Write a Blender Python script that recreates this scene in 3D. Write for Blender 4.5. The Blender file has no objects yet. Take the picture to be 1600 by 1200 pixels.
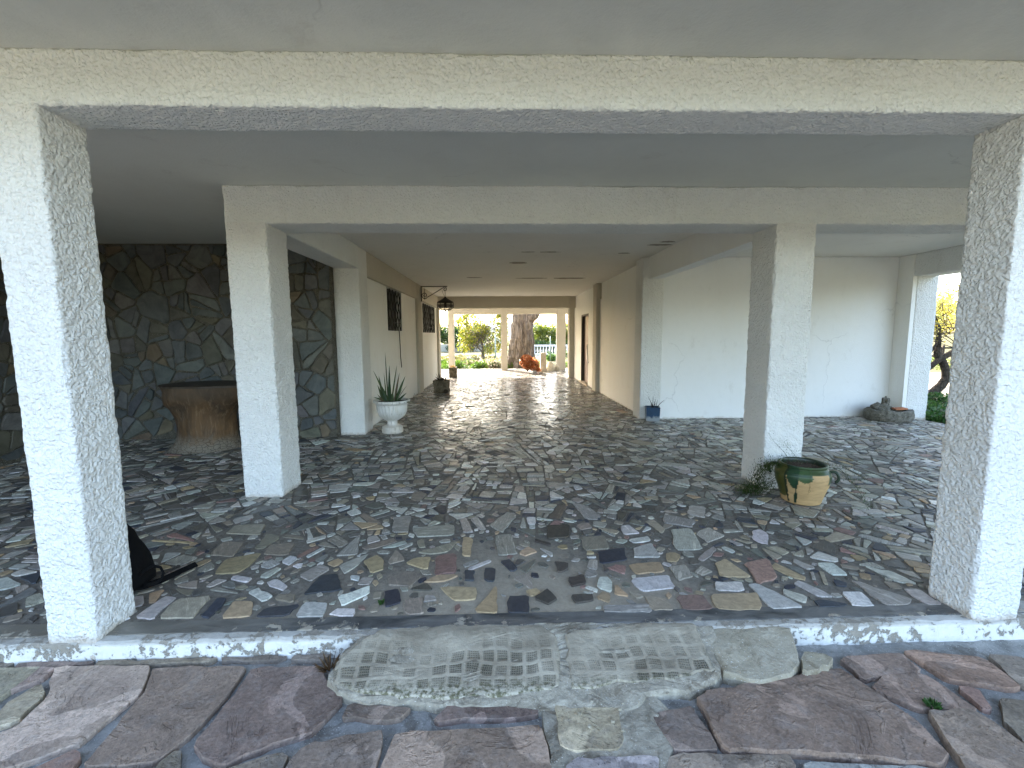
import bpy, math, random
import numpy as np
from mathutils import Vector, Matrix, Euler
random.seed(7); RNG = np.random.default_rng(7)
SC = bpy.context.scene; COL = SC.collection
R = math.radians; PI = math.pi
ZL = -0.09                                   # lower paving level in front of the kerb
ST=[('W',[(0.797,2.594),(1.049,2.626),(1.048,2.492),(0.828,2.457)]),('G',[(1.095,2.726),(1.208,2.752),(1.199,2.606),(1.086,2.569)]),('W',[(1.296,2.539),(1.463,2.532),(1.433,2.439),(1.271,2.457)]),('T',[(1.411,2.759),(1.505,2.819),(1.555,2.578),(1.363,2.599)]),('T',[(1.212,2.411),(1.496,2.411),(1.423,2.254),(1.181,2.274)]),('R',[(1.599,2.752),(1.793,2.807),(1.71,2.571),(1.554,2.51)]),('T',[(0.84,2.767),(1.055,2.79),(1.042,2.669),(0.851,2.648)]),('L',[(0.949,2.996),(1.093,3.064),(1.078,2.853),(0.9,2.86)]),('S',[(0.599,3.182),(0.783,3.194),(0.767,2.986),(0.587,2.976)]),('G',[(1.315,3.276),(1.48,3.29),(1.422,2.959),(1.223,2.949)]),('G',[(1.48,3.205),(1.62,3.306),(1.677,3.156),(1.498,3.047)]),('G',[(1.37,3.576),(1.586,3.444),(1.499,3.311),(1.308,3.41)]),('G',[(1.658,3.75),(1.792,3.716),(1.676,3.489),(1.57,3.568)]),('L',[(0.945,3.357),(1.017,3.376),(1.055,3.223),(0.932,3.208)]),('G',[(0.647,3.852),(0.738,3.819),(0.843,3.574),(0.793,3.488),(0.699,3.507)]),('G',[(-0.085,3.424),(0.063,3.685),(0.142,3.605),(0.009,3.289)]),('G',[(-0.036,3.229),(0.082,3.244),(0.115,2.943),(-0.018,2.932)]),('G',[(-0.334,3.552),(-0.277,3.574),(-0.212,3.298),(-0.284,3.28)]),('G',[(-0.246,3.548),(-0.189,3.595),(-0.112,3.358),(-0.158,3.33)]),('G',[(-0.699,3.405),(-0.372,3.436),(-0.346,3.262),(-0.621,3.233)]),('G',[(-0.884,3.6),(-0.744,3.644),(-0.71,3.319),(-0.83,3.324)]),('T',[(-0.279,3.219),(-0.21,3.216),(-0.206,2.922),(-0.264,2.925)]),('S',[(-0.577,2.989),(-0.309,3.161),(-0.362,2.997),(-0.473,2.96)]),('R',[(-0.445,2.932),(-0.309,2.967),(-0.284,2.708),(-0.418,2.69)]),('T',[(-0.63,2.842),(-0.58,2.911),(-0.475,2.917),(-0.473,2.751)]),('T',[(-0.364,2.56),(-0.147,2.539),(-0.134,2.416),(-0.27,2.409)]),('N',[(-0.233,2.735),(-0.167,2.732),(-0.165,2.614),(-0.224,2.616)]),('N',[(-0.106,2.76),(-0.033,2.757),(-0.039,2.6),(-0.099,2.611)]),('N',[(-0.002,2.849),(0.055,2.872),(0.114,2.745),(0.067,2.708)]),('N',[(0.038,2.433),(0.163,2.44),(0.152,2.276),(0.035,2.28)]),('D',[(0.357,2.818),(0.442,2.799),(0.438,2.723),(0.361,2.668)]),('D',[(0.413,2.61),(0.517,2.647),(0.516,2.552),(0.42,2.516)]),('D',[(0.188,2.403),(0.274,2.497),(0.321,2.398),(0.27,2.336)]),('D',[(0.399,2.43),(0.526,2.437),(0.527,2.378),(0.42,2.353)]),('T',[(-0.148,2.304),(-0.025,2.56),(-0.023,2.278)]),('S',[(-0.546,2.432),(-0.447,2.452),(-0.427,2.294),(-0.525,2.298)]),('S',[(0.072,2.637),(0.188,2.689),(0.189,2.5)]),('D',[(0.37,3.382),(0.553,3.396),(0.507,3.166),(0.345,3.153)]),('L',[(0.28,3.024),(0.363,2.94),(0.359,2.899),(0.335,2.907)]),('D',[(0.256,3.157),(0.363,3.076),(0.351,3.047),(0.253,3.11)]),('N',[(0.675,2.954),(0.873,2.999),(0.85,2.83),(0.655,2.79)]),('G',[(0.571,2.331),(0.833,2.328),(0.822,2.256),(0.563,2.266)]),('S',[(0.831,2.402),(0.936,2.386),(0.947,2.273),(0.816,2.278)]),('R',[(1.007,2.407),(1.171,2.412),(1.161,2.275),(0.999,2.271)]),('T',[(-0.479,2.604),(-0.395,2.684),(-0.267,2.679),(-0.334,2.612)]),('S',[(-0.698,2.668),(-0.596,2.75),(-0.493,2.688),(-0.545,2.568),(-0.679,2.586)]),('N',[(-0.688,2.51),(-0.612,2.544),(-0.562,2.409),(-0.636,2.356)]),('T',[(0.17,2.907),(0.123,2.943),(0.196,3.046),(0.258,2.972)]),('S',[(0.622,3.305),(0.6,3.394),(0.704,3.436),(0.724,3.344)]),('R',[(0.688,2.728),(0.746,2.771),(0.82,2.753),(0.776,2.651)]),('S',[(1.188,3.369),(1.172,3.439),(1.246,3.483),(1.269,3.278),(1.227,3.216)]),('T',[(1.137,2.901),(1.201,2.915),(1.23,2.863),(1.157,2.785),(1.108,2.803)]),('L',[(0.945,3.128),(1.101,3.168),(1.105,3.101),(0.963,3.069)]),('G',[(1.321,2.827),(1.506,2.991),(1.523,2.955),(1.346,2.794)]),('W',[(1.927,3.228),(2.003,3.246),(2.009,3.162),(1.906,2.993),(1.846,3.07)]),('L',[(1.488,2.512),(1.549,2.509),(1.619,2.374),(1.667,2.27),(1.484,2.263)]),('L',[(1.773,2.515),(1.829,2.527),(1.903,2.362),(1.823,2.366)]),('L',[(1.661,2.45),(1.75,2.368),(1.701,2.309),(1.635,2.398)]),('W',[(2.072,2.732),(2.177,2.735),(2.171,2.586),(2.068,2.59)]),('L',[(1.962,2.798),(2.023,2.676),(1.967,2.656),(1.933,2.755)]),('G',[(2.141,2.528),(2.324,2.321),(2.268,2.27),(2.128,2.268)]),('W',[(1.98,2.403),(2.097,2.406),(2.068,2.266),(1.947,2.268)]),('L',[(2.362,2.688),(2.474,2.604),(2.512,2.471),(2.403,2.49)]),('L',[(2.368,2.417),(2.462,2.418),(2.449,2.267),(2.36,2.266)]),('N',[(1.777,2.342),(1.922,2.3),(1.911,2.277),(1.751,2.266)]),('N',[(2.025,2.533),(2.088,2.502),(2.056,2.462),(2.004,2.464)]),('L',[(-1.972,2.317),(-1.953,2.512),(-1.884,2.509),(-1.863,2.303)]),('S',[(-1.845,2.312),(-1.867,2.485),(-1.679,2.513),(-1.658,2.301)]),('N',[(-1.616,2.303),(-1.636,2.476),(-1.589,2.486),(-1.561,2.395),(-1.568,2.305)]),('T',[(-1.502,2.299),(-1.528,2.449),(-1.413,2.445),(-1.349,2.313)]),('N',[(-1.324,2.302),(-1.318,2.375),(-1.128,2.411),(-1.158,2.306)]),('L',[(-1.109,2.294),(-1.12,2.422),(-0.98,2.416),(-0.963,2.288)]),('L',[(-1.493,2.542),(-1.464,2.59),(-1.328,2.499),(-1.353,2.442)]),('W',[(-1.681,2.69),(-1.68,2.736),(-1.554,2.693),(-1.559,2.65)]),('W',[(-1.441,2.64),(-1.399,2.687),(-1.292,2.596),(-1.29,2.546)]),('L',[(-1.52,2.711),(-1.465,2.823),(-1.425,2.8),(-1.468,2.695)]),('W',[(-1.472,2.899),(-1.454,2.979),(-1.374,2.943),(-1.395,2.85)]),('W',[(-1.365,2.834),(-1.355,2.864),(-1.311,2.868),(-1.308,2.808)]),('T',[(-1.828,2.765),(-1.863,2.947),(-1.672,3.031),(-1.652,2.876),(-1.678,2.759)]),('N',[(-1.155,2.504),(-1.141,2.709),(-1.037,2.727),(-0.952,2.545)]),('W',[(-0.947,2.472),(-0.79,2.584),(-0.767,2.501),(-0.89,2.384)]),('W',[(-0.933,2.307),(-0.913,2.359),(-0.796,2.333),(-0.805,2.282)]),('S',[(-1.297,2.463),(-1.3,2.51),(-1.203,2.506),(-1.18,2.424)]),('T',[(-0.92,2.877),(-0.858,2.964),(-0.788,2.903),(-0.756,2.779),(-0.822,2.724)]),('L',[(-1.061,2.836),(-0.913,2.99),(-0.934,2.846),(-0.993,2.726)]),('S',[(-1.641,3.003),(-1.667,3.151),(-1.497,3.166),(-1.47,2.996)]),('S',[(-1.753,3.094),(-1.78,3.341),(-1.651,3.276),(-1.686,3.091)]),('S',[(-2.018,3.019),(-2.039,3.215),(-1.881,3.19),(-1.84,2.988)]),('S',[(-2.106,3.355),(-2.121,3.505),(-1.887,3.518),(-1.832,3.323)]),('G',[(-1.13,2.966),(-1.067,3.311),(-0.989,2.976)])]
SL=[('t',[(-2.434,2.084),(-2.168,2.074),(-2.167,1.997),(-2.259,1.921)]),('t',[(-2.162,2.074),(-1.712,2.058),(-1.636,1.906),(-1.665,1.765),(-1.668,1.669),(-1.789,1.597),(-1.877,1.564),(-1.994,1.586),(-2.069,1.698),(-1.996,1.742),(-2.016,1.888)]),('t',[(-2.171,1.852),(-2.137,1.973),(-2.049,1.907),(-2.037,1.762),(-2.12,1.744)]),('p',[(-1.681,2.052),(-1.245,2.04),(-1.233,1.877),(-1.262,1.686),(-1.31,1.572),(-1.414,1.558),(-1.566,1.564),(-1.572,1.608),(-1.597,1.785),(-1.596,1.879)]),('p',[(-1.195,2.026),(-0.876,2.027),(-0.816,1.932),(-0.711,1.833),(-0.765,1.677),(-0.922,1.614),(-1.054,1.548),(-1.156,1.593),(-1.207,1.644),(-1.198,1.726),(-1.19,1.89)]),('r',[(-1.669,1.622),(-1.614,1.599),(-1.582,1.51),(-1.773,1.51)]),('b',[(-1.254,1.613),(-1.183,1.532),(-1.261,1.492),(-1.29,1.561)]),('b',[(-0.764,1.614),(-0.493,1.662),(-0.48,1.632),(-0.476,1.508),(-0.474,1.403),(-0.79,1.415),(-0.794,1.544)]),('r',[(-0.417,1.653),(0.155,1.656),(0.163,1.581),(0.172,1.485),(0.176,1.381),(-0.434,1.402),(-0.438,1.531)]),('b',[(-0.668,1.811),(-0.397,1.777),(-0.433,1.717),(-0.669,1.735)]),('b',[(-0.223,1.791),(0.139,1.795),(0.153,1.728),(0.09,1.714),(-0.275,1.702)]),('y',[(0.236,1.802),(0.508,1.803),(0.468,1.554),(0.235,1.562)]),('b',[(0.634,1.704),(0.815,1.743),(0.839,1.544),(0.667,1.539)]),('P',[(0.88,1.789),(1.601,1.914),(1.645,1.79),(1.69,1.604),(1.673,1.482),(1.614,1.444),(1.297,1.496),(0.873,1.532)]),('b',[(0.653,1.529),(1.084,1.503),(1.071,1.453),(1.025,1.351),(0.563,1.367)]),('r',[(1.664,1.996),(1.996,2.02),(1.984,1.904),(1.671,1.864)]),('p',[(1.668,1.803),(1.778,1.876),(1.969,1.888),(2.016,1.667),(1.772,1.702)]),('r',[(2.032,2.037),(2.364,1.97),(2.33,1.779),(2.059,1.85)]),('r',[(2.06,1.804),(2.136,1.786),(2.073,1.678),(2.045,1.685)]),('P',[(1.8,1.662),(1.977,1.662),(2.007,1.502),(1.993,1.373),(1.924,1.32),(1.64,1.33),(1.698,1.431)]),('b',[(2.176,1.728),(2.259,1.711),(2.407,1.692),(2.119,1.48),(2.032,1.523),(2.055,1.609)]),('b',[(2.417,1.995),(2.563,1.963),(2.635,1.868),(2.485,1.741),(2.355,1.786)]),('b',[(-1.049,1.515),(-0.914,1.569),(-0.821,1.576),(-0.813,1.415),(-1.013,1.422)]),('p',[(-1.541,1.528),(-1.321,1.525),(-1.127,1.494),(-1.058,1.424),(-1.528,1.44)]),('g',[(1.135,1.476),(1.454,1.449),(1.62,1.422),(1.574,1.332),(1.069,1.35)]),('g',[(0.253,1.52),(0.595,1.52),(0.518,1.369),(0.209,1.38)])]
RP=[('f',[(0.166,1.844,-0.09),(0.652,1.841,-0.09),(0.722,1.72,-0.09),(0.67,1.572,-0.09),(0.615,1.469,-0.09),(0.563,1.367,-0.09),(0.169,1.381,-0.09),(0.169,1.589,-0.09)]),('m',[(-0.81,1.921,-0.062),(-0.784,2.034,-0.028),(-0.687,2.18,0.0),(-0.278,2.195,0.0),(0.258,2.195,0.0),(0.727,2.177,0.0),(1.023,2.155,0.0),(1.108,2.121,0.0),(1.023,1.881,-0.053),(0.933,1.816,-0.075),(0.635,1.789,-0.088),(0.586,1.723,-0.088),(0.232,1.729,-0.088),(-0.231,1.766,-0.088),(-0.623,1.8,-0.088),(-0.752,1.854,-0.083)]),('c',[(-0.789,1.978,-0.044),(-0.718,2.077,-0.016),(-0.615,2.167,0.0),(-0.209,2.177,0.0),(0.223,2.176,0.0),(0.29,2.103,0.0),(0.283,1.938,-0.044),(0.261,1.823,-0.081),(0.044,1.803,-0.088),(-0.234,1.793,-0.088),(-0.459,1.808,-0.088),(-0.633,1.835,-0.088),(-0.763,1.886,-0.072)]),('c',[(0.323,2.111,0.0),(0.652,2.149,0.0),(1.005,2.151,0.0),(0.999,2.006,-0.018),(0.996,1.888,-0.051),(0.804,1.856,-0.063),(0.508,1.845,-0.07),(0.301,1.821,-0.081)]),('s',[(1.03,2.14,0.0),(1.253,2.141,0.0),(1.497,2.122,0.0),(1.434,1.957,-0.026),(1.379,1.883,-0.048),(1.174,1.831,-0.067),(1.023,1.881,-0.053),(1.017,1.999,-0.019)]),('s',[(1.453,1.976,-0.021),(1.57,1.971,-0.021),(1.587,1.939,-0.03),(1.551,1.903,-0.04),(1.414,1.873,-0.051),(1.403,1.897,-0.044)])]

# ------------------------------------------------------------------ noise
def _h(i, j, k, s):
    n = (i*374761393 + j*668265263 + k*2147483647 + s*1274126177) & 0xffffffff
    n = ((n ^ (n >> 13))*1274126177) & 0xffffffff
    n = (n ^ (n >> 16)) & 0xffffffff
    return n/4294967295.0
def vnoise(P, sc=1.0, seed=0):
    P = np.asarray(P, float)*sc + 1000.0
    I = np.floor(P).astype(np.int64); F = P - I; F = F*F*(3-2*F)
    out = np.zeros(len(P))
    for a in (0, 1):
        for b in (0, 1):
            for c in (0, 1):
                w = (F[:,0] if a else 1-F[:,0])*(F[:,1] if b else 1-F[:,1])*(F[:,2] if c else 1-F[:,2])
                out += w*_h(I[:,0]+a, I[:,1]+b, I[:,2]+c, seed)
    return out*2-1
def fbm(P, sc, oct=3, seed=0):
    o = 0; a = 1
    for k in range(oct):
        o = o + a*vnoise(P, sc*2**k, seed+k); a *= .5
    return o
# ------------------------------------------------------------------ mesh builder
class MB:
    def __init__(s): s.v = []; s.f = []; s.m = []; s.c = []; s.a = []; s.uv = None
    def add(s, vs, fs, mi=0, col=None, aux=None):
        b = len(s.v); s.v.extend(vs)
        for f in fs:
            s.f.append([i+b for i in f]); s.m.append(mi); s.c.append(col or (1,1,1)); s.a.append(aux or (0,0,0))
        return b
    def box(s, x0, x1, y0, y1, z0, z1, mi=0, col=None):
        s.add([(x0,y0,z0),(x1,y0,z0),(x1,y1,z0),(x0,y1,z0),(x0,y0,z1),(x1,y0,z1),(x1,y1,z1),(x0,y1,z1)],
              [(3,2,1,0),(4,5,6,7),(0,1,5,4),(1,2,6,5),(2,3,7,6),(3,0,4,7)], mi, col)
    def tube(s, pts, rad, n=8, mi=0, col=None, cap=True):
        pts = [Vector(p) for p in pts]
        if not hasattr(rad, '__len__'): rad = [rad]*len(pts)
        up = Vector((0,0,1)); vs = []; prev = None
        for i, p in enumerate(pts):
            t = (pts[min(i+1,len(pts)-1)] - pts[max(i-1,0)]).normalized()
            if prev is None:
                a = t.cross(up if abs(t.z) < .9 else Vector((1,0,0))).normalized()
            else:
                a = (prev - t*prev.dot(t)).normalized()
            prev = a; b = t.cross(a)
            for k in range(n):
                th = 2*PI*k/n
                q = p + (a*math.cos(th) + b*math.sin(th))*rad[i]; vs.append((q.x,q.y,q.z))
        fs = [(i*n+k, i*n+(k+1)%n, (i+1)*n+(k+1)%n, (i+1)*n+k) for i in range(len(pts)-1) for k in range(n)]
        if cap: fs += [tuple(range(n))[::-1], tuple(range((len(pts)-1)*n, len(pts)*n))]
        s.add(vs, fs, mi, col)
    def lathe(s, prof, n=48, c=(0,0,0), mod=None, mi=0, col=None, capb=True, capt=False):
        vs = []
        for (r, z) in prof:
            for k in range(n):
                th = 2*PI*k/n; rr, zz = (mod(r, z, th) if mod else (r, z))
                vs.append((c[0]+rr*math.cos(th), c[1]+rr*math.sin(th), c[2]+zz))
        fs = [(i*n+k, i*n+(k+1)%n, (i+1)*n+(k+1)%n, (i+1)*n+k) for i in range(len(prof)-1) for k in range(n)]
        if capb: fs.append(tuple(range(n))[::-1])
        if capt: fs.append(tuple(range((len(prof)-1)*n, len(prof)*n)))
        s.add(vs, fs, mi, col)
    def blade(s, base, tip, wid, bend=(0,0,0), seg=6, mi=0, col=None, thick=.35):
        b = Vector(base); t = Vector(tip); bd = Vector(bend); d = (t-b)
        side = d.cross(Vector((random.gauss(0,1), random.gauss(0,1), .2))).normalized(); nn = d.cross(side).normalized()
        vs = []
        for i in range(seg+1):
            u = i/seg; p = b + d*u + bd*(u*u - u)*-1; w = wid*(1-u**2.2)*(.75+.5*min(1,u*3)) + .0008
            for sg in (-1, 0, 1):
                q = p + side*w*.5*sg - nn*w*thick*(1 if sg == 0 else 0); vs.append(tuple(q))
        fs = []
        for i in range(seg):
            for k in (0, 1):
                a = i*3+k; fs.append((a, a+1, a+4, a+3))
        s.add(vs, fs, mi, col)
    def build(s, name, mats, parent=None, smooth=False):
        me = bpy.data.meshes.new(name); me.from_pydata(s.v, [], s.f)
        for m in (mats if isinstance(mats, (list, tuple)) else [mats]): me.materials.append(m)
        me.polygons.foreach_set('material_index', s.m)
        if smooth: me.polygons.foreach_set('use_smooth', [True]*len(s.f))
        at = me.attributes.new('col', 'FLOAT_VECTOR', 'FACE'); at.data.foreach_set('vector', np.array(s.c, dtype=np.float32).ravel())
        at = me.attributes.new('aux', 'FLOAT_VECTOR', 'FACE'); at.data.foreach_set('vector', np.array(s.a, dtype=np.float32).ravel())
        me.update()
        return link(name, me, parent)
def link(name, me, parent=None):
    o = bpy.data.objects.new(name, me); COL.objects.link(o)
    if parent: o.parent = parent
    return o
def np_mesh(name, V, F, mats, parent=None, smooth=True, vcol=None):
    me = bpy.data.meshes.new(name); V = np.asarray(V, np.float32); F = np.asarray(F, np.int32); k = F.shape[1]
    me.vertices.add(len(V)); me.vertices.foreach_set('co', V.ravel())
    me.loops.add(F.size); me.loops.foreach_set('vertex_index', F.ravel())
    me.polygons.add(len(F)); me.polygons.foreach_set('loop_start', np.arange(0, F.size, k, dtype=np.int32))
    me.polygons.foreach_set('loop_total', np.full(len(F), k, np.int32))
    me.polygons.foreach_set('use_smooth', np.full(len(F), smooth))
    if vcol is not None:
        at = me.attributes.new('col', 'FLOAT_VECTOR', 'POINT'); at.data.foreach_set('vector', np.asarray(vcol, np.float32).ravel())
    for m in (mats if isinstance(mats, (list, tuple)) else [mats]): me.materials.append(m)
    me.update(calc_edges=True); me.validate()
    return link(name, me, parent)
def empty(name, loc=(0,0,0), rz=0):
    o = bpy.data.objects.new(name, None); COL.objects.link(o); o.location = loc; o.rotation_euler = (0,0,rz); o.empty_display_size = .1
    return o
def tag(o, label, cat, group=None):
    o['label'] = label; o['category'] = cat
    if group: o['group'] = group
    return o
def struct(o, kind='structure'):
    o['kind'] = kind; return o
def lab(o, label): o['label'] = label; return o
# ------------------------------------------------------------------ materials
class M:
    def __init__(s, name):
        s.m = bpy.data.materials.new(name); s.m.use_nodes = True; s.t = s.m.node_tree; s.t.nodes.clear()
        s.out = s.t.nodes.new('ShaderNodeOutputMaterial'); s.b = s.n('ShaderNodeBsdfPrincipled'); s.l(s.b.outputs[0], s.out.inputs[0])
        s.b.inputs['Specular IOR Level'].default_value = .35
    def n(s, t, **k):
        n = s.t.nodes.new(t)
        for a, v in k.items(): setattr(n, a, v)
        return n
    def l(s, a, b): s.t.links.new(a, b)
    def sv(s, sock, v):
        if hasattr(v, 'is_output') or isinstance(v, bpy.types.NodeSocket): s.l(v, sock)
        else: sock.default_value = (tuple(v)+(1,))[:4] if (hasattr(v,'__len__') and len(sock.default_value) == 4) else v
    def pos(s, scale=(1,1,1), rot=(0,0,0)):
        g = s.n('ShaderNodeNewGeometry'); mp = s.n('ShaderNodeMapping'); s.l(g.outputs['Position'], mp.inputs[0])
        mp.inputs['Scale'].default_value = scale; mp.inputs['Rotation'].default_value = rot; return mp.outputs[0]
    def obj(s, scale=(1,1,1)):
        g = s.n('ShaderNodeTexCoord'); mp = s.n('ShaderNodeMapping'); s.l(g.outputs['Object'], mp.inputs[0]); mp.inputs['Scale'].default_value = scale; return mp.outputs[0]
    def noise(s, vec, sc, det=4, rough=.55, dist=0, col=False):
        n = s.n('ShaderNodeTexNoise'); s.l(vec, n.inputs['Vector']); n.inputs['Scale'].default_value = sc
        n.inputs['Detail'].default_value = det; n.inputs['Roughness'].default_value = rough; n.inputs['Distortion'].default_value = dist
        return n.outputs['Color' if col else 'Fac']
    def vor(s, vec, sc, feat='F1', rnd=1, out='Distance'):
        n = s.n('ShaderNodeTexVoronoi'); n.feature = feat; s.l(vec, n.inputs['Vector']); n.inputs['Scale'].default_value = sc; n.inputs['Randomness'].default_value = rnd
        return n.outputs[out]
    def ramp(s, fac, pts, mode='LINEAR'):
        lo, hi = min(q[0] for q in pts), max(q[0] for q in pts)
        if lo < 0 or hi > 1:                                   # remap positions outside 0..1
            d = max(hi-lo, 1e-4); fac = s.math('DIVIDE', s.math('SUBTRACT', fac, lo), d); pts = [((q[0]-lo)/d, q[1]) for q in pts]
        n = s.n('ShaderNodeValToRGB'); s.l(fac, n.inputs[0]); e = n.color_ramp.elements; n.color_ramp.interpolation = mode
        while len(e) < len(pts): e.new(.5)
        for el, (p, c) in zip(e, pts): el.position = p; el.color = (c,c,c,1) if not hasattr(c,'__len__') else tuple(c)+(1,)
        return n.outputs[0]
    def mix(s, fac, a, b, blend='MIX'):
        n = s.n('ShaderNodeMix'); n.data_type = 'RGBA'; n.blend_type = blend
        s.sv(n.inputs[0], fac); s.sv(n.inputs[6], a); s.sv(n.inputs[7], b); return n.outputs[2]
    def math(s, op, a, b=0.0, clamp=False):
        n = s.n('ShaderNodeMath', operation=op); n.use_clamp = clamp; s.sv(n.inputs[0], a); s.sv(n.inputs[1], b); return n.outputs[0]
    def sep(s, vec):
        n = s.n('ShaderNodeSeparateXYZ'); s.l(vec, n.inputs[0]); return n.outputs
    def attr(s, name):
        n = s.n('ShaderNodeAttribute'); n.attribute_name = name; return n
    def bump(s, h, dist=.01, strength=1, prev=None):
        n = s.n('ShaderNodeBump'); s.l(h, n.inputs['Height']); n.inputs['Distance'].default_value = dist; n.inputs['Strength'].default_value = strength
        if prev is not None: s.l(prev, n.inputs['Normal'])
        return n.outputs[0]
    def done(s, col, rough=.8, nrm=None, spec=None, metal=None, transl=None):
        s.sv(s.b.inputs['Base Color'], col); s.sv(s.b.inputs['Roughness'], rough)
        if nrm is not None: s.l(nrm, s.b.inputs['Normal'])
        if spec is not None: s.b.inputs['Specular IOR Level'].default_value = spec
        if metal is not None: s.b.inputs['Metallic'].default_value = metal
        if transl:
            t = s.n('ShaderNodeBsdfTranslucent'); s.sv(t.inputs[0], col); mx = s.n('ShaderNodeMixShader'); mx.inputs[0].default_value = transl
            s.l(s.b.outputs[0], mx.inputs[1]); s.l(t.outputs[0], mx.inputs[2]); s.l(mx.outputs[0], s.out.inputs[0])
        return s.m
def mat_stucco(name, base, fine=1.0, dirt=True):
    m = M(name); p = m.pos()
    w = m.mix(.35, p, m.noise(p, 30, 2, .5, 0, True), 'ADD') if False else p
    dn = m.n('ShaderNodeVectorMath', operation='ADD'); nz = m.noise(p, 28, 2, .5, 0, True)
    sc = m.n('ShaderNodeVectorMath', operation='SCALE'); m.l(nz, sc.inputs[0]); sc.inputs['Scale'].default_value = .03; m.l(p, dn.inputs[0]); m.l(sc.outputs[0], dn.inputs[1]); q = dn.outputs[0]
    v = m.vor(q, 62, 'SMOOTH_F1'); v2 = m.noise(q, 95, 3, .6)
    h = m.math('ADD', m.math('MULTIPLY', m.ramp(v, [(.1,1),(.75,0)]), .75), m.math('MULTIPLY', v2, .55))
    nr = m.bump(h, .013*fine, 1.0)
    c = m.mix(m.ramp(m.noise(p, 1.7, 5, .6), [(.35,0),(.8,1)]), base, tuple(x*.90 for x in base)); c = m.mix(m.math('MULTIPLY', m.ramp(m.noise(m.pos((1,1,.3)), 2.6, 7, .75), [(.57,0),(.70,1)]), .22), c, (.47,.44,.38))
    crev_shade = m.ramp(h, [(.28,1),(.5,0)])  # crevice shading painted into the colour: low points of the relief darker
    c = m.mix(m.math('MULTIPLY', crev_shade, .16), c, tuple(x*.62 for x in base))
    if dirt:
        z = m.sep(p)[2]; k = m.math('ADD', z, m.math('MULTIPLY', m.noise(p, 14, 4, .6), -.1))
        mask = m.ramp(k, [(-.055,1),(-.015,0)]); c = m.mix(m.math('MULTIPLY', mask, .7), c, (.46,.38,.29))
    return m.done(c, .85, nr, .25)
def mat_plaster(name, base, stain=(.62,.56,.46), amt=.35):
    m = M(name); p = m.pos()
    a = m.ramp(m.noise(m.pos((1,1,.35)), 1.1, 6, .62, .4), [(.42,0),(.72,1)]); b = m.noise(p, 9, 5, .6)
    c = m.mix(m.math('MULTIPLY', a, amt), base, stain)
    c = m.mix(m.math('MULTIPLY', m.ramp(b, [(.5,0),(.75,1)]), .12), c, tuple(x*.8 for x in base))
    z = m.sep(p)[2]; k = m.math('ADD', z, m.math('MULTIPLY', m.noise(p, 8, 4, .6), -.14)); c = m.mix(m.math('MULTIPLY', m.ramp(k, [(-.085,1),(-.04,0)]), .6), c, (.45,.40,.32))
    dv = m.n('ShaderNodeVectorMath', operation='ADD'); sv_ = m.n('ShaderNodeVectorMath', operation='SCALE'); m.l(m.noise(p, 2.2, 4, .6, 0, True), sv_.inputs[0]); sv_.inputs['Scale'].default_value = .5; m.l(p, dv.inputs[0]); m.l(sv_.outputs[0], dv.inputs[1])
    ck = m.math('MULTIPLY', m.ramp(m.vor(dv.outputs[0], .55, 'DISTANCE_TO_EDGE'), [(.0,1),(.006,0)]), m.ramp(m.noise(p, .9, 3, .5), [(.52,0),(.6,1)])); c = m.mix(m.math('MULTIPLY', ck, .28), c, tuple(x*.35 for x in base))
    c = m.mix(m.math('MULTIPLY', m.ramp(m.noise(m.pos((1,1,.5)), 3.1, 7, .75), [(.60,0),(.68,1)]), .16), c, (.38,.35,.30))
    h = m.math('ADD', m.noise(p, 60, 3, .6), m.math('MULTIPLY', m.noise(p, 4, 3, .5), 1.5))
    return m.done(c, .8, m.bump(h, .0035, .7), .25)
def mat_simple(name, col, rough=.7, nsc=20, var=.25, bump=.003, spec=.35, metal=None, stretch=(1,1,1)):
    m = M(name); p = m.obj(stretch); n = m.noise(p, nsc, 5, .6)
    c = m.mix(m.ramp(n, [(.3,0),(.7,1)]), tuple(x*(1-var) for x in col), tuple(min(1,x*(1+var)) for x in col))
    return m.done(c, rough, m.bump(n, bump, .8) if bump else None, spec, metal)
def mat_attr(name, rough=.7, nsc=25, var=.2, bump=.003, spec=.3, transl=None):
    m = M(name); a = m.attr('col').outputs['Vector']; p = m.pos(); n = m.noise(p, nsc, 4, .6)
    c = m.mix(m.ramp(n, [(.3,0),(.7,1)]), m.mix(1, a, (1-var,)*3, 'MULTIPLY'), m.mix(1, a, (1+var,)*3, 'MULTIPLY'))
    return m.done(c, rough, m.bump(n, bump, .8) if bump else None, spec, None, transl)
MT = {}
MT['stucco'] = mat_stucco('rough_white_stucco', (.80,.80,.775))
MT['stucco_beam'] = mat_stucco('rough_cream_stucco', (.80,.815,.79), .9, False)
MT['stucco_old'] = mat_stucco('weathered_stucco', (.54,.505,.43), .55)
MT['plaster'] = mat_plaster('smooth_white_plaster', (.80,.805,.80), (.70,.69,.64), .25)
MT['plaster_old'] = mat_plaster('stained_cream_plaster', (.86,.855,.825), (.75,.71,.63), .34)
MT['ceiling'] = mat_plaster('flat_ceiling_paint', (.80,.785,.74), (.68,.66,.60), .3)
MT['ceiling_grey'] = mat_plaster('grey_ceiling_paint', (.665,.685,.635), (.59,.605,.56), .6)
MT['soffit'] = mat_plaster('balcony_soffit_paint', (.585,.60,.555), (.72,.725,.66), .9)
MT['patch'] = mat_simple('bare_damp_plaster', (.33,.31,.27), .9, 9, .2)
MT['iron'] = mat_simple('black_wrought_iron', (.016,.014,.013), .55, 60, .4, .001, .4)
MT['pane'] = mat_simple('dark_window_pane', (.03,.03,.03), .55, 3, .5, 0, .15)
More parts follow.
